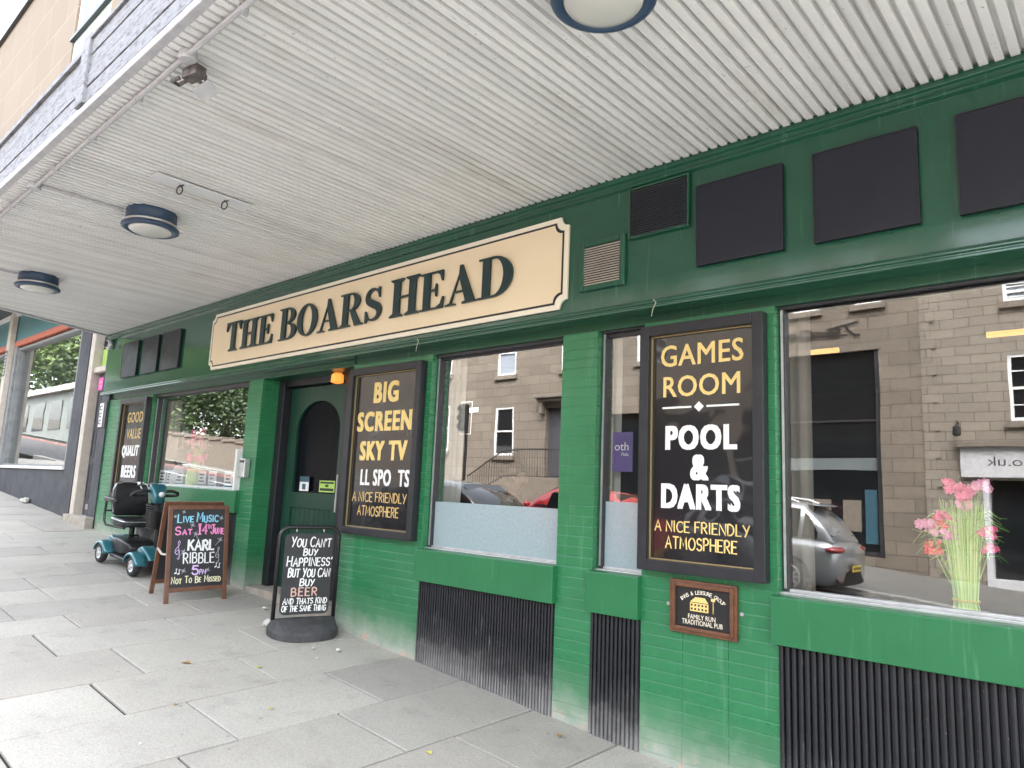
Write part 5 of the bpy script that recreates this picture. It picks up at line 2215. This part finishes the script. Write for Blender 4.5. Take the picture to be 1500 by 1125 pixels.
# traffic light and street name seen mirrored
tl = thing('traffic_light', 'black traffic light on a pole across the street, mirrored in the pub window', 'traffic light', (-16.6, -11.6, gz(-16.6, -11.6)))
mb = MB()
mb.tube([(-16.6, -11.6, 1.0), (-16.6, -11.6, 4.6)], .055, 10)
mb.build('pole', M['ink'], tl)
mb = MB()
mb.box(-16.76, -16.44, -11.54, -11.36, 3.72, 4.62)
hd = mb.build('signal_head', M['ink'], tl, bevel=.03)
mb = MB()
for z in (3.87, 4.16, 4.45):
    mb.lathe((-16.6, -11.36, z), [(.10, 0), (.10, .12)], 14, 'y', cap=False)
mb.build('hood', M['ink'], hd)
mb = MB()
mb.frame(-16.86, -16.34, 3.62, 4.72, .03, -11.56, -11.55)
mb.build('backing_edge', M['white_paint'], hd)
mb = MB()
mb.box(-20.7, -19.95, YF + .001, YF + .03, 4.94, 5.14)
o = mb.build('street_name_sign', M['white_paint'])
label(o, 'white street name plate on the stone terrace across the street', 'street sign')

# ------------------------------------------------------------------ cars (local: +x forward)


def car_body(paint, L, W, zs, belt, roof, cab, hood_z, tail_z, clear=.20):
    """returns dict of MBs; cab = (x windscreen foot, x roof front, x roof rear, x rear foot)"""
    hb = W / 2
    mbs = {}
    xs = [-.5, -.485, -.45, -.40, -.30, -.15, 0, .15, .30, .40, .45, .485, .5]
    secs = []
    for t in xs:
        x_ = t * L
        e = min(1, (0.5 - abs(t)) / .06)
        wk = hb * (.80 + .20 * sqrt(max(0, 1 - (1 - e) ** 2)))
        top = belt
        if x_ > cab[0]:
            k = (x_ - cab[0]) / (L / 2 - cab[0])
            top = belt + (hood_z - belt) * k ** 1.6
        if x_ < cab[3]:
            k = (cab[3] - x_) / (cab[3] + L / 2)
            top = belt + (tail_z - belt) * k
        if abs(t) > .48:
            top -= .06 if abs(t) < .49 else .16
        zb = clear + (.10 if abs(t) > .48 else 0)
        mz = zb + (top - zb) * .55
        half = [(0, zb), (wk * .9, zb), (wk * .985, zb + .08), (wk, mz), (wk * .985, mz + (top - mz) * .45), (wk * .93, top - .03), (wk * .84, top), (wk * .4, top + .018), (0, top + .022)]
        ring = [(x_, y_, z_) for y_, z_ in half] + [(x_, -y_, z_) for y_, z_ in half[-2:0:-1]]
        secs.append(ring)
    mb = MB()
    mb.smooth = True
    loft(mb, secs)
    mbs['body'] = mb
    # cabin shell
    mb = MB()
    mb.smooth = True
    st = [(cab[0], belt - .02, .86), (cab[0] * .5 + cab[1] * .5, belt + (roof - belt) * .56, .80), (cab[1], roof - .03, .73), ((cab[1] + cab[2]) / 2, roof, .72), (cab[2], roof - .02, .72), (cab[2] * .4 + cab[3] * .6, belt + (roof - belt) * .55, .80), (cab[3], belt - .02, .84)]
    secs = []
    for x_, zt, kt in st:
        wb = hb * .87
        wt = hb * kt
        zt = max(zt, belt + .01)
        wtop = wb + (wt - wb) * (zt - belt) / (roof - belt)
        half = [(0, belt - .05), (wb, belt - .05), (wb, belt), (wtop + .01, zt - .05 if zt > belt + .1 else zt), (wtop - .07, zt), (0, zt + .03)]
        secs.append([(x_, y_, z_) for y_, z_ in half] + [(x_, -y_, z_) for y_, z_ in half[-2:0:-1]])
    loft(mb, secs)
    mbs['cabin'] = mb
    # glass patches set a few millimetres proud of the shell
    gl = MB()

    def side_pt(x_, f_, s_):
        # roof height at x
        zt = None
        for (xa, za, _), (xb, zb_, _) in zip(st, st[1:]):
            if xb <= x_ <= xa:
                zt = za + (zb_ - za) * (xa - x_) / (xa - xb)
        zt = zt if zt else belt
        z_ = belt + .03 + (zt - .09 - belt - .03) * f_
        wb, wt = hb * .87, hb * .72
        return (x_, s_ * (wb + (wt - wb) * (z_ - belt) / (roof - belt) + .012), z_)
    for s_ in (-1, 1):
        mx = (cab[1] + cab[2]) / 2
        for xa, xb in ((cab[0] - .25, mx + .05), (mx - .05, cab[2] + .02), (cab[2] - .06, cab[3] + .28)):
            n = 5
            v = []
            for i in range(n + 1):
                x_ = xa + (xb - xa) * i / n
                v += [side_pt(x_, 0, s_), side_pt(x_, 1, s_)]
            gl.add(v, [(2 * i, 2 * i + 2, 2 * i + 3, 2 * i + 1) for i in range(n)])
    for (xa, za, ka), (xb, zb_, kb) in ((st[0], st[2]), (st[6], st[4])):
        d = .015 if xa > 0 else -.015
        f0, f1 = .12, .93
        pa = (xa + (xb - xa) * f0, za + (zb_ - za) * f0 + .045)
        pb = (xa + (xb - xa) * f1, za + (zb_ - za) * f1 + .045)
        w0, w1 = hb * .76, hb * .62
        gl.add([(pa[0] + d, -w0, pa[1]), (pa[0] + d, w0, pa[1]), (pb[0] + d, w1, pb[1]), (pb[0] + d, -w1, pb[1])], [(0, 1, 2, 3)])
    mbs['window'] = gl
    return mbs


def make_car(name, lab, paint, loc, rz, L, W, belt, roof, cab, hood_z, tail_z, wheel_r, clear=.2, suv=False):
    root = thing(name, lab, 'car', loc, rz)
    root.rotation_euler = (0, math.atan(.0739) * (1 if cos(rz) > 0 else -1), rz)
    mbs = car_body(paint, L, W, 0, belt, roof, cab, hood_z, tail_z, clear)
    mbs['body'].build('body', M[paint], root, True, weld=True)
    mbs['cabin'].build('cabin', M[paint], root, True, weld=True)
    mbs['window'].build('window', M['car_glass'], root, True)
    hb = W / 2
    for xx in (L * .5 - .86, -L * .5 + .86):
        for s_ in (-1, 1):
            mb = MB()
            mb.smooth = True
            r = wheel_r
            mb.lathe((xx, s_ * (hb - .10), r), [(r * .62, -.10), (r * .95, -.11), (r, -.08), (r, .08), (r * .95, .11), (r * .62, .10)], 28, 'y')
            wh = mb.build('wheel', M['rubber'], root, True)
            mb = MB()
            for k in range(10):
                a = 2 * pi * k / 10
                mb.obox((xx + r * .38 * cos(a), s_ * (hb + .012), r + r * .38 * sin(a)), (cos(a), 0, sin(a)), (-sin(a), 0, cos(a)), (0, 1, 0), r * .26, .022, .006)
            mb.lathe((xx, s_ * (hb + .008), r), [(r * .66, 0), (r * .58, .012 * s_), (r * .60, -.004)], 28, 'y', cap=False)
            mb.lathe((xx, s_ * (hb + .005), r), [(.05, 0), (.04, .02 * s_)], 12, 'y')
            mb.build('wheel_rim', M['alloy'], wh, True)
            mb = MB()
            n = 14
            pts_o = arc(xx, r, r * 1.16, r * 1.16, 0, 180, n)
            pts_i = arc(xx, r, r * 1.0, r * 1.0, 0, 180, n)
            yy = s_ * (hb + .004)
            mb.add([(a, yy, b) for a, b in pts_o + pts_i], [(k, k + 1, n + 2 + k, n + 1 + k) for k in range(n)])
            mb.build('arch_trim', M['black_plastic'], root, True)
    for s_ in (-1, 1):
        mb = MB()
        mb.smooth = True
        mb.ico((L * .5 - .16, s_ * hb * .70, hood_z - .13), .13, .20, .075, 12, 8)
        mb.build('headlight', M['lamp_clear'], root, True)
        mb = MB()
        mb.smooth = True
        mb.ico((-L * .5 + .16, s_ * hb * .70, tail_z - .15), .175, .30, .085, 14, 9)
        mb.build('tail_light', M['lamp_red'], root, True)
        mb = MB()
        mb.smooth = True
        mb.ico((cab[0] - .22, s_ * (hb + .10), belt + .06), .06, .11, .07, 10, 7)
        mb.build('wing_mirror', M[paint], root, True)
    mb = MB()
    loft(mb, [[(-L * .5 - .02 + .10 * (abs(y_) / hb) ** 3 + b * .12, y_, .44 + b) for a, b in rrect(.1, .16, .05)][:] for y_ in (-hb * .9, -hb * .5, 0, hb * .5, hb * .9)])
    mb.build('rear_bumper', M['black_plastic'], root, True)
    mb = MB()
    mb.box(-L * .5 - .062, -L * .5 - .05, -.26, .26, .52, .63)
    npl = mb.build('number_plate', M['plate_yellow'], root, True)
    mb = MB()
    for k in range(7):
        ya = -.21 + k * .062
        mb.box(-L * .5 - .065, -L * .5 - .0625, ya, ya + .04, .548, .602)
    mb.build('plate_characters', M['ink'], npl, True)
    if suv:
        mb = MB()
        for s_ in (-1, 1):
            mb.tube([(cab[1] - .1, s_ * hb * .60, roof - .01), (cab[1] - .25, s_ * hb * .60, roof + .05), (cab[2] + .3, s_ * hb * .60, roof + .05), (cab[2] + .1, s_ * hb * .60, roof + .0)], .018, 6)
        mb.build('roof_rail', M['silver'], root, True)
        mb = MB()
        mb.smooth = True
        mb.ico((cab[2] - .16, 0, roof - .01), .22, hb * .66, .035, 14, 6)
        mb.build('tail_spoiler', M[paint], root, True)
    return root


def road_z(x_, y_):
    return gz(x_, y_)


make_car('parked_car', 'silver estate car parked across the street, mirrored in the large pub window', 'car_silver', (-6.55, -10.05, road_z(-6.55, -10.05)), pi, 4.35, 1.82, 1.04, 1.70, (1.05, .25, -1.40, -2.02), .98, 1.06, .335, .24, True)
make_car('parked_car', 'black car parked at the near kerb, mirrored low in the middle pub window', 'car_black', (-11.7, -6.1, road_z(-11.7, -6.1)), pi, 4.3, 1.76, .92, 1.40, (1.0, .25, -1.1, -1.85), .84, .94, .31)
make_car('parked_car', 'red car in the road, mirrored low in the middle and narrow pub windows', 'car_red', (-9.7, -8.5, road_z(-9.7, -8.5)), pi, 4.1, 1.74, .92, 1.44, (1.0, .25, -1.2, -1.85), .84, .95, .31)

# ------------------------------------------------------------------ trees and wall far along the street (mirrored in the left windows)


def tree(lab, x_, y_, h_, r_, seed, src=None):
    if src is not None:
        c = copy_tree(src)
        c.location = (x_, y_, gz(x_, y_) - .1)
        c.rotation_euler = (0, 0, seed)
        c.scale = (h_, h_, h_)
        c['label'] = lab
        return c
    rn = random.Random(seed)
    root = thing('tree', lab, 'tree', (x_, y_, gz(x_, y_) - .1), group='leafy trees along the street')
    mb = MB()
    mb.smooth = True
    mb.tube([(0, 0, 0), (.1, .05, h_ * .25), (0, .1, h_ * .5), (.1, 0, h_ * .8)], [.32, .24, .16, .05], 10)
    ends = []
    for k in range(9):
        a = k * 2.4
        z_ = h_ * (.28 + .06 * k)
        e = Vector((cos(a) * r_ * .7, sin(a) * r_ * .7, z_ + h_ * .15))
        mb.tube([(0.05, .05, z_), e * .5 + Vector((0, 0, z_ * .5 + .1)), e], [.12, .08, .03], 6)
        ends.append(e)
    mb.build('trunk', M['bark'], root, True)
    mb = MB()
    clumps = []
    for k in range(150):
        a, b, c = rn.uniform(0, 2 * pi), rn.uniform(-1, 1), rn.uniform(.25, 1.0)
        cr = sqrt(1 - b * b)
        clumps.append((Vector((cos(a) * cr * r_ * c, sin(a) * cr * r_ * c, h_ * .56 + b * h_ * .44 * c)), rn.uniform(.6, 1.2) * r_ * .27))
    for p, cr in clumps:
        mb.cur = rn.choice([0, 0, 1, 1, 2])
        for q in range(110):
            d = Vector((rn.gauss(0, 1), rn.gauss(0, 1), rn.gauss(0, .7)))
            d = d.normalized() * cr * rn.uniform(.3, 1) ** .5
            c_ = p + d
            s_ = rn.uniform(.09, .19)
            t1 = Vector((rn.gauss(0, 1), rn.gauss(0, 1), rn.gauss(0, .6))).normalized()
            t2 = t1.cross(Vector((rn.gauss(0, 1), rn.gauss(0, 1), rn.gauss(0, 1)))).normalized()
            mb.add([c_ - t1 * s_, c_ - t2 * s_ * .5, c_ + t1 * s_, c_ + t2 * s_ * .5], [(0, 1, 2, 3)])
    mb.build('crown', [M['leaf_a'], M['leaf_b'], M['leaf_c']], root, True)
    return root


t0 = tree('broad leafy tree behind the middle of the garden wall, mirrored above the flower vase', -42.5, -16.2, 9.5, 4.8, 4)
for lab_, x_, y_, k_, a_ in (('leafy tree behind the far half of the garden wall, next to the pale flat-roofed building', -50.5, -17.5, 1.05, .9),
                             ('small leafy tree between the garden wall and the stone terrace', -35.5, -17.0, .86, 1.4),
                             ('leafy tree rising behind the roof of the pale flat-roofed building', -63, -20.5, 1.45, 2.1),
                             ('tall leafy tree just past the pale flat-roofed building', -76, -17.5, 1.5, 3.7),
                             ('tallest leafy tree, far up the street beyond all buildings', -92, -17, 1.9, 5.0)):
    tree(lab_, x_, y_, k_, 1, a_, t0)
mb = MB()
n = 14
for k in range(n):
    x0, x1 = -48 + 20 * k / n, -48 + 20 * (k + 1) / n
    zt = gz(x0, -11.8) + 1.28
    mb.box(x0, x1, -12.1, -11.8, gz(x0, -11.8) - 2.5, zt)
    mb.box(x0 - .01, x1 + .01, -12.16, -11.74, zt, zt + .12)
o = mb.build('garden_wall', M['stone_trim'])
label(o, 'dark stone garden wall with coping below the trees up the street', 'wall')
wb = thing('flat_roofed_building', 'pale flat-roofed building up the street beyond the garden wall', 'building', (-58, -13, 4.2))
mb = MB()
mb.box(-70, -49, -17, -11.6, 2, 7.6)
mb.build('wall', varied('pale render', (.085, .10, .096), (.11, .125, .12), 1, .7), wb)
mb = MB()
mb.box(-70.4, -48.6, -17.4, -11.2, 7.6, 8.0)
mb.build('roof', M['kerb'], wb)
for k in range(5):
    mb = MB()
    mb.box(-68.6 + k * 4.1, -66.0 + k * 4.1, -11.62, -11.55, 4.9, 7.0)
    mb.build('window', M['car_glass'], wb)

# ------------------------------------------------------------------ things inside the pub windows


def bouquet(lab, x_, y_, z0, zt, z1, rb, rt, nstalk, seed, heads, blades=26):
    rn = random.Random(seed)
    root = thing('grass_bouquet', lab, 'bouquet', (x_, y_, z0))
    mb = MB()
    for k in range(nstalk):
        a = k * 2.399
        f_ = sqrt((k + .5) / nstalk)
        r0, r1, r2 = rb * f_ * 1.25, rb * f_, rt * f_ * rn.uniform(.8, 1.1)
        zz = z1 - rn.uniform(0, .25) * (z1 - zt)
        p = [(x_ + r0 * cos(a + .25), y_ + r0 * sin(a + .25) * .6, z0), (x_ + r1 * cos(a), y_ + r1 * sin(a) * .6, zt),
             (x_ + (r1 * .55 + r2 * .45) * cos(a), y_ + (r1 * .55 + r2 * .45) * sin(a) * .6, zt + (zz - zt) * .55), (x_ + r2 * cos(a), y_ + r2 * sin(a) * .6, zz)]
        mb.cur = rn.choice([0, 0, 1, 2])
        mb.tube(p, [.0036, .0030, .0024, .0010], 5)
    mb.build('stalks', [M['stalk_a'], M['stalk_b'], M['stalk_c']], root)
    mb = MB()
    for k in range(blades):
        a = rn.uniform(0, 2 * pi)
        L_ = rn.uniform(.5, 1.0) * rt * 1.7
        zb_ = zt + (z1 - zt) * rn.uniform(.35, .8)
        dx, dy = cos(a), sin(a) * .5
        pts = [(x_ + dx * rt * .4 + dx * L_ * t, y_ + dy * rt * .4 + dy * L_ * t, zb_ + .34 * t * (z1 - zt) * rn.uniform(.7, 1.0) - .30 * t * t * (z1 - zt)) for t in (0, .25, .5, .75, 1)]
        mb.cur = rn.choice([0, 1, 2])
        mb.tube(pts, [.0020, .0018, .0014, .0010, .0005], 4)
    mb.build('grass_blades', [M['stalk_a'], M['stalk_b'], M['stalk_c']], root)
    mb = MB()
    mb.tube([(x_ + (rb + .006) * cos(2 * pi * k / 20), y_ + (rb + .006) * sin(2 * pi * k / 20) * .62, zt + .004 * sin(k * 2)) for k in range(20)], .006, 6, closed=True)
    mb.build('tie_band', M['band'], root)
    for hx, hz, hr, m_ in heads:
        mb = MB()
        for q in range(11):
            c_ = Vector((x_ + hx + rn.uniform(-1, 1) * hr, y_ - .03 + rn.uniform(-1, 1) * hr * .5, z0 + hz + rn.uniform(-.7, .7) * hr))
            for pz in range(6):
                a = 2 * pi * pz / 6 + q
                d = Vector((cos(a), -.35 + rn.uniform(-.3, .3), sin(a))).normalized()
                s_ = hr * rn.uniform(.45, .65)
                t_ = Vector((-sin(a), rn.uniform(-.2, .2), cos(a))).normalized()
                mb.add([c_, c_ + d * s_ * .6 + t_ * s_ * .40, c_ + d * s_ + Vector((0, -.01, 0)), c_ + d * s_ * .6 - t_ * s_ * .40], [(0, 1, 2, 3)])
        mb.build('flower_head', M[m_], root)
        mb = MB()
        mb.tube([(x_ + hx * .1, y_, zt), (x_ + hx * .6, y_ - .01, z0 + hz * .6), (x_ + hx, y_ - .02, z0 + hz)], .003, 5)
        mb.build('flower_stem', M['stalk_b'], root)
    return root


bouquet('tall bouquet of pale grass stalks with pink and red flowers in the large window', -.79, .40, 1.28, 1.375, 1.93, .055, .12, 170, 5,
        [(-.02, .70, .045, 'petal_p'), (.055, .675, .05, 'petal_p'), (-.155, .48, .05, 'petal_l'), (-.105, .505, .035, 'petal_r'), (-.145, .365, .038, 'petal_r'), (.115, .46, .038, 'petal_p'), (.125, .38, .03, 'petal_p'), (-.06, .45, .04, 'petal_l'), (.02, .60, .03, 'petal_l'), (.09, .70, .045, 'petal_l'), (-.07, .53, .04, 'petal_p')], 95)
vz = thing('flower_vase', 'pale green glass vase standing on the sill among the printed cards', 'vase', (-10.03, .36, 1.70))
mb = MB()
mb.smooth = True
mb.lathe((-10.03, .36, 1.70), [(.10, 0), (.13, .03), (.135, .15), (.12, .26), (.128, .28)], 20)
mb.build('vase_body', M['stalk_c'], vz)
bouquet('bunch of pink flowers on long green leaves in the pale green vase', -10.03, .36, 1.90, 1.97, 2.38, .05, .15, 24, 9,
        [(0.0, .54, .11, 'petal_p'), (.02, .28, .11, 'petal_p'), (.18, .44, .09, 'petal_l'), (.24, .22, .08, 'petal_p'), (-.12, .42, .07, 'petal_l')], 34)
for i, (xx, m_, lab) in enumerate([(-10.98, 'teal_card', 'white and teal printed card on the window sill at the foot of the beige curtain'), (-10.72, 'blue_card', 'white and blue printed card standing just beside the hatted doll'),
                                   (-10.40, 'teal_card', 'white and teal printed card standing between the hatted doll and the flower vase'),
                                   (-9.70, 'blue_card', 'white and blue printed card standing between the flower vase and a teal card'), (-9.40, 'teal_card', 'white and teal printed card standing second from the narrow white board'),
                                   (-8.95, 'teal_card', 'white and teal printed card standing closest to the narrow white board')]):
    cdp = thing('printed_card', lab, 'card', (xx, .30, 1.70), group='printed cards on the window sill')
    mb = MB()
    mb.box(xx - .10, xx + .12, .29, .298, 1.702, 1.95)
    mb.build('card', M['paper'], cdp)
    mb = MB()
    mb.box(xx - .095, xx + .115, .286, .289, 1.71, 1.775)
    mb.build('card_band', M[m_], cdp)
    mb = MB()
    for k in range(3):
        mb.box(xx - .07 + .02 * (k % 2), xx + .08 - .03 * (k % 2), .286, .289, 1.80 + k * .045, 1.825 + k * .045)
    mb.build('card_print', M['ink'], cdp)
# hatted doll
dl = thing('hatted_doll', 'grey doll in a white hat and white skirt standing by the beige curtain', 'doll', (-10.62, .42, 1.70))
mb = MB()
mb.smooth = True
mb.lathe((-10.62, .42, 1.70), [(.09, 0), (.16, .06), (.17, .16), (.11, .30), (.075, .34)], 18)
mb.build('skirt', M['paper'], dl)
mb = MB()
mb.smooth = True
mb.lathe((-10.62, .42, 2.03), [(.075, 0), (.10, .08), (.105, .20), (.07, .28), (.035, .31), (.035, .34)], 16)
for s_ in (-1, 1):
    mb.tube([(-10.62 + s_ * .09, .42, 2.27), (-10.62 + s_ * .15, .39, 2.14), (-10.62 + s_ * .06, .32, 2.06)], [.035, .03, .02], 8)
mb.build('torso', varied('grey doll cloth', (.10, .10, .11), (.2, .19, .19), 20, .8), dl)
mb = MB()
mb.smooth = True
mb.ico((-10.62, .42, 2.42), .055, .058, .068, 14, 10)
mb.build('head', M['skin'], dl)
mb = MB()
mb.smooth = True
mb.lathe((-10.62, .42, 2.45), [(.15, 0), (.15, .012), (.07, .02), (.065, .07), (.04, .09)], 20)
mb.build('hat', M['paper'], dl)

# purple card in the narrow window
pc = thing('purple_card', 'purple card with white lettering stuck inside the narrow window', 'card', (-2.80, .245, 1.9))
mb = MB()
mb.box(-2.985, -2.80, .241, .246, 2.03, 2.32)
mb.build('card', M['purple'], pc)
mb = MB()
put_flat(mb, font_flat('oth', .02), wall_frame(.2405), -2.955, -2.835, 2.185, 2.245, .0)
put_flat(mb, font_flat('Media', .01), wall_frame(.2405), -2.895, -2.835, 2.145, 2.17, .0)
mb.build('lettering', M['white_text'], pc)

# lamps inside
for i, (xx, yy, zz, lab) in enumerate([(-4.02, 1.6, 2.35, 'amber patterned wall lamp glowing low inside the middle pub window'), (-4.05, 1.7, 3.05, 'amber patterned lamp glowing high inside the middle pub window'),
                                       (-9.45, 1.4, 2.95, 'amber bead lamp glowing inside the pub window with the flower vase')]):
    lt = thing('amber_lamp', lab, 'lamp', (xx, yy, zz), group='amber lamps inside the pub')
    mb = MB()
    for q in range(22):
        a, b = rnd.uniform(0, 2 * pi), rnd.uniform(-1, 1)
        mb.ico((xx + .10 * cos(a) * sqrt(1 - b * b), yy + .06 * sin(a) * sqrt(1 - b * b), zz + .075 * b), .013, .013, .013, 6, 5)
    mb.build('glass_beads', M['warm_glow'], lt)
    mb = MB()
    mb.tube([(xx, yy, zz + .07), (xx, yy, 3.4)], .006, 5)
    mb.build('lamp_rod', M['ink'], lt)
for xa, xb, zz, lab in ((-2.50, -2.02, 3.235, 'dim amber ceiling tube inside the large window, above the silver car mirrored there'), (-.90, -.45, 3.24, 'amber ceiling tube inside the large window, above the grass bouquet')):
    mb = MB()
    mb.tube([(xa, 2.4, zz), (xb, 2.4, zz)], .024, 8)
    label(mb.build('ceiling_tube', M['pale_glow']), lab, 'tube lamp', 'ceiling tubes inside the pub')

# two seated guests behind the middle window


def guest(lab, x_, y_, z_, turn, cloth, hair, s_=1.0):
    root = thing('person', lab, 'person', (x_, y_, z_), turn)
    verts = [(0, 0, 0), (0, 0, .18), (0, 0, .36), (0, .0, .44), (0, .01, .50), (0, .03, .56), (0, .035, .63), (0, .025, .71),
             (-.17, 0, .39), (-.235, .02, .20), (-.17, .22, .10), (-.06, .32, .12), (.17, 0, .39), (.235, .02, .20), (.17, .22, .10), (.06, .32, .12), (0, .145, .60)]
    rad = [.13, .13, .11, .062, .062, .092, .122, .098, .05, .045, .038, .03, .05, .045, .038, .03, .022]
    edges = [(0, 1), (1, 2), (2, 3), (3, 4), (4, 5), (5, 6), (6, 7), (2, 8), (8, 9), (9, 10), (10, 11), (2, 12), (12, 13), (13, 14), (14, 15), (6, 16)]
    me = bpy.data.meshes.new('body')
    me.from_pydata([(a * s_, b * s_, c * s_) for a, b, c in verts], edges, [])
    o_ = bpy.data.objects.new('body', me)
    COL.objects.link(o_)
    o_.parent = root
    sk = o_.modifiers.new('skin', 'SKIN')
    for i, v_ in enumerate(me.skin_vertices[0].data):
        v_.radius = (rad[i] * s_, rad[i] * s_ * (.72 if i < 3 else 1))
    me.skin_vertices[0].data[0].use_root = True
    sb_ = o_.modifiers.new('sub', 'SUBSURF')
    sb_.levels = sb_.render_levels = 2
    me.materials.append(M['skin'])
    jv = [(0, 0, -.02), (0, 0, .18), (0, 0, .38), (0, 0, .455), (-.17, 0, .385), (-.235, .02, .20), (-.17, .20, .105), (.17, 0, .385), (.235, .02, .20), (.17, .20, .105)]
    jr = [.185, .18, .15, .082, .085, .066, .055, .085, .066, .055]
    je = [(0, 1), (1, 2), (2, 3), (2, 4), (4, 5), (5, 6), (2, 7), (7, 8), (8, 9)]
    mj = bpy.data.meshes.new('jacket')
    mj.from_pydata([(a * s_, b * s_, c * s_) for a, b, c in jv], je, [])
    oj = bpy.data.objects.new('jacket', mj)
    COL.objects.link(oj)
    oj.parent = root
    oj.modifiers.new('skin', 'SKIN')
    for i, v_ in enumerate(mj.skin_vertices[0].data):
        v_.radius = (jr[i] * s_, jr[i] * s_ * (.78 if i < 3 else 1))
    mj.skin_vertices[0].data[0].use_root = True
    sj = oj.modifiers.new('sub', 'SUBSURF')
    sj.levels = sj.render_levels = 2
    mj.materials.append(M[cloth])
    mb = MB()
    mb.smooth = True
    mb.ico((0, -.012 * s_, .675 * s_), .108 * s_, .118 * s_, .105 * s_, 16, 10)
    mb.build('hair', M[hair], root, True)
    for q in (-1, 1):
        mb = MB()
        mb.smooth = True
        mb.ico((q * .037 * s_, .118 * s_, .635 * s_), .013, .010, .009, 8, 6)
        mb.build('eye', M['ink'], root, True)
        mb = MB()
        mb.smooth = True
        mb.ico((q * .098 * s_, .03, .61 * s_), .014, .024, .034, 8, 6)
        mb.build('ear', M['skin'], root, True)
    mb = MB()
    mb.smooth = True
    mb.ico((0, .108 * s_, .560 * s_), .028, .012, .008, 8, 6)
    mb.build('mouth', M['petal_r'], root, True)
    return root


guest('person in a tan jacket with brown hair sitting inside the middle pub window', -4.75, 1.15, 1.36, radians(-70), 'cloth_tan', 'hair_b')
guest('person in a dark red jumper sitting farther inside the middle pub window', -4.35, 1.75, 1.38, radians(70), 'cloth_red', 'hair_b')

# ------------------------------------------------------------------ leaves and litter on the slabs
rn = random.Random(3)


def leaf(x_, y_, s_, m_, lab, cat='leaf', grp='fallen leaves on the pavement', name='fallen_leaf'):
    mb = MB()
    a = rn.uniform(0, 2 * pi)
    z_ = gz(x_, y_) + .004
    o_ = []
    pr = [(0, -.5, .0), (.28, -.25, .25), (.36, .05, .30), (.22, .3, .16), (0, .55, .05), (-.22, .3, .22), (-.34, .05, .34), (-.26, -.25, .2), (0, .0, .06)]
    for px, py, pz in pr:
        o_.append((x_ + s_ * (px * cos(a) - py * sin(a)), y_ + s_ * (px * sin(a) + py * cos(a)), z_ + s_ * pz * .55))
    mb.add(o_, [(8, k, (k + 1) % 8) for k in range(8)])
    ob_ = mb.build(name, M[m_])
    sm = ob_.modifiers.new('thick', 'SOLIDIFY')
    sm.thickness = .0015
    label(ob_, lab, cat, grp)


leaf(-3.45, -1.0, .055, 'leaf_yellow', 'curled pale yellow leaf on the pavement near the bottom edge of the photo')
leaf(-3.11, -.12, .06, 'leaf_brown', 'tan brown leaf lying by the brick pier between two black ribbed panels')
leaf(-5.82, -1.47, .075, 'leaf_brown', 'crumpled yellow-brown leaf on the slabs in the middle of the pavement')
leaf(-5.04, -1.88, .04, 'leaf_brown', 'small orange leaf on a slab joint out towards the kerb')
leaf(-4.62, -1.41, .045, 'leaf_yellow', 'small yellow leaf in the middle of a slab below the swing sign')
leaf(-5.43, -1.06, .05, 'leaf_yellow', 'small yellow leaf on a slab joint out from the swing sign')


def scrap(x_, y_, s_, lab):
    mb = MB()
    mb.smooth = False
    rr = random.Random(int(abs(x_) * 1000))
    mb.ico((x_, y_, gz(x_, y_) + s_ * .28), s_ * .6, s_ * .45, s_ * .3, 9, 6)
    mb.v = [(a + rr.uniform(-1, 1) * s_ * .12, b + rr.uniform(-1, 1) * s_ * .12, max(c + rr.uniform(-1, 1) * s_ * .08, gz(x_, y_) + .002)) for a, b, c in mb.v]
    label(mb.build('litter_scrap', M['litter']), lab, 'litter', 'white litter scraps on the pavement')


scrap(-6.45, -.40, .13, 'large crumpled white paper scrap behind the swing sign base')
scrap(-5.46, -.29, .045, 'white paper scrap on the slab in front of the swing sign')
scrap(-5.62, -.44, .03, 'flattened white scrap at the foot of the swing sign base')
scrap(-5.38, -.56, .022, 'tiny white scrap out on the slab in front of the swing sign')
scrap(-4.57, -2.28, .022, 'tiny white scrap alone on the slab out towards the kerb')
scrap(-7.05, -.12, .05, 'small white scrap on the tiled porch edge')
scrap(-16.6, .02, .18, 'white paper scrap at the foot of the neighbouring shop wall')
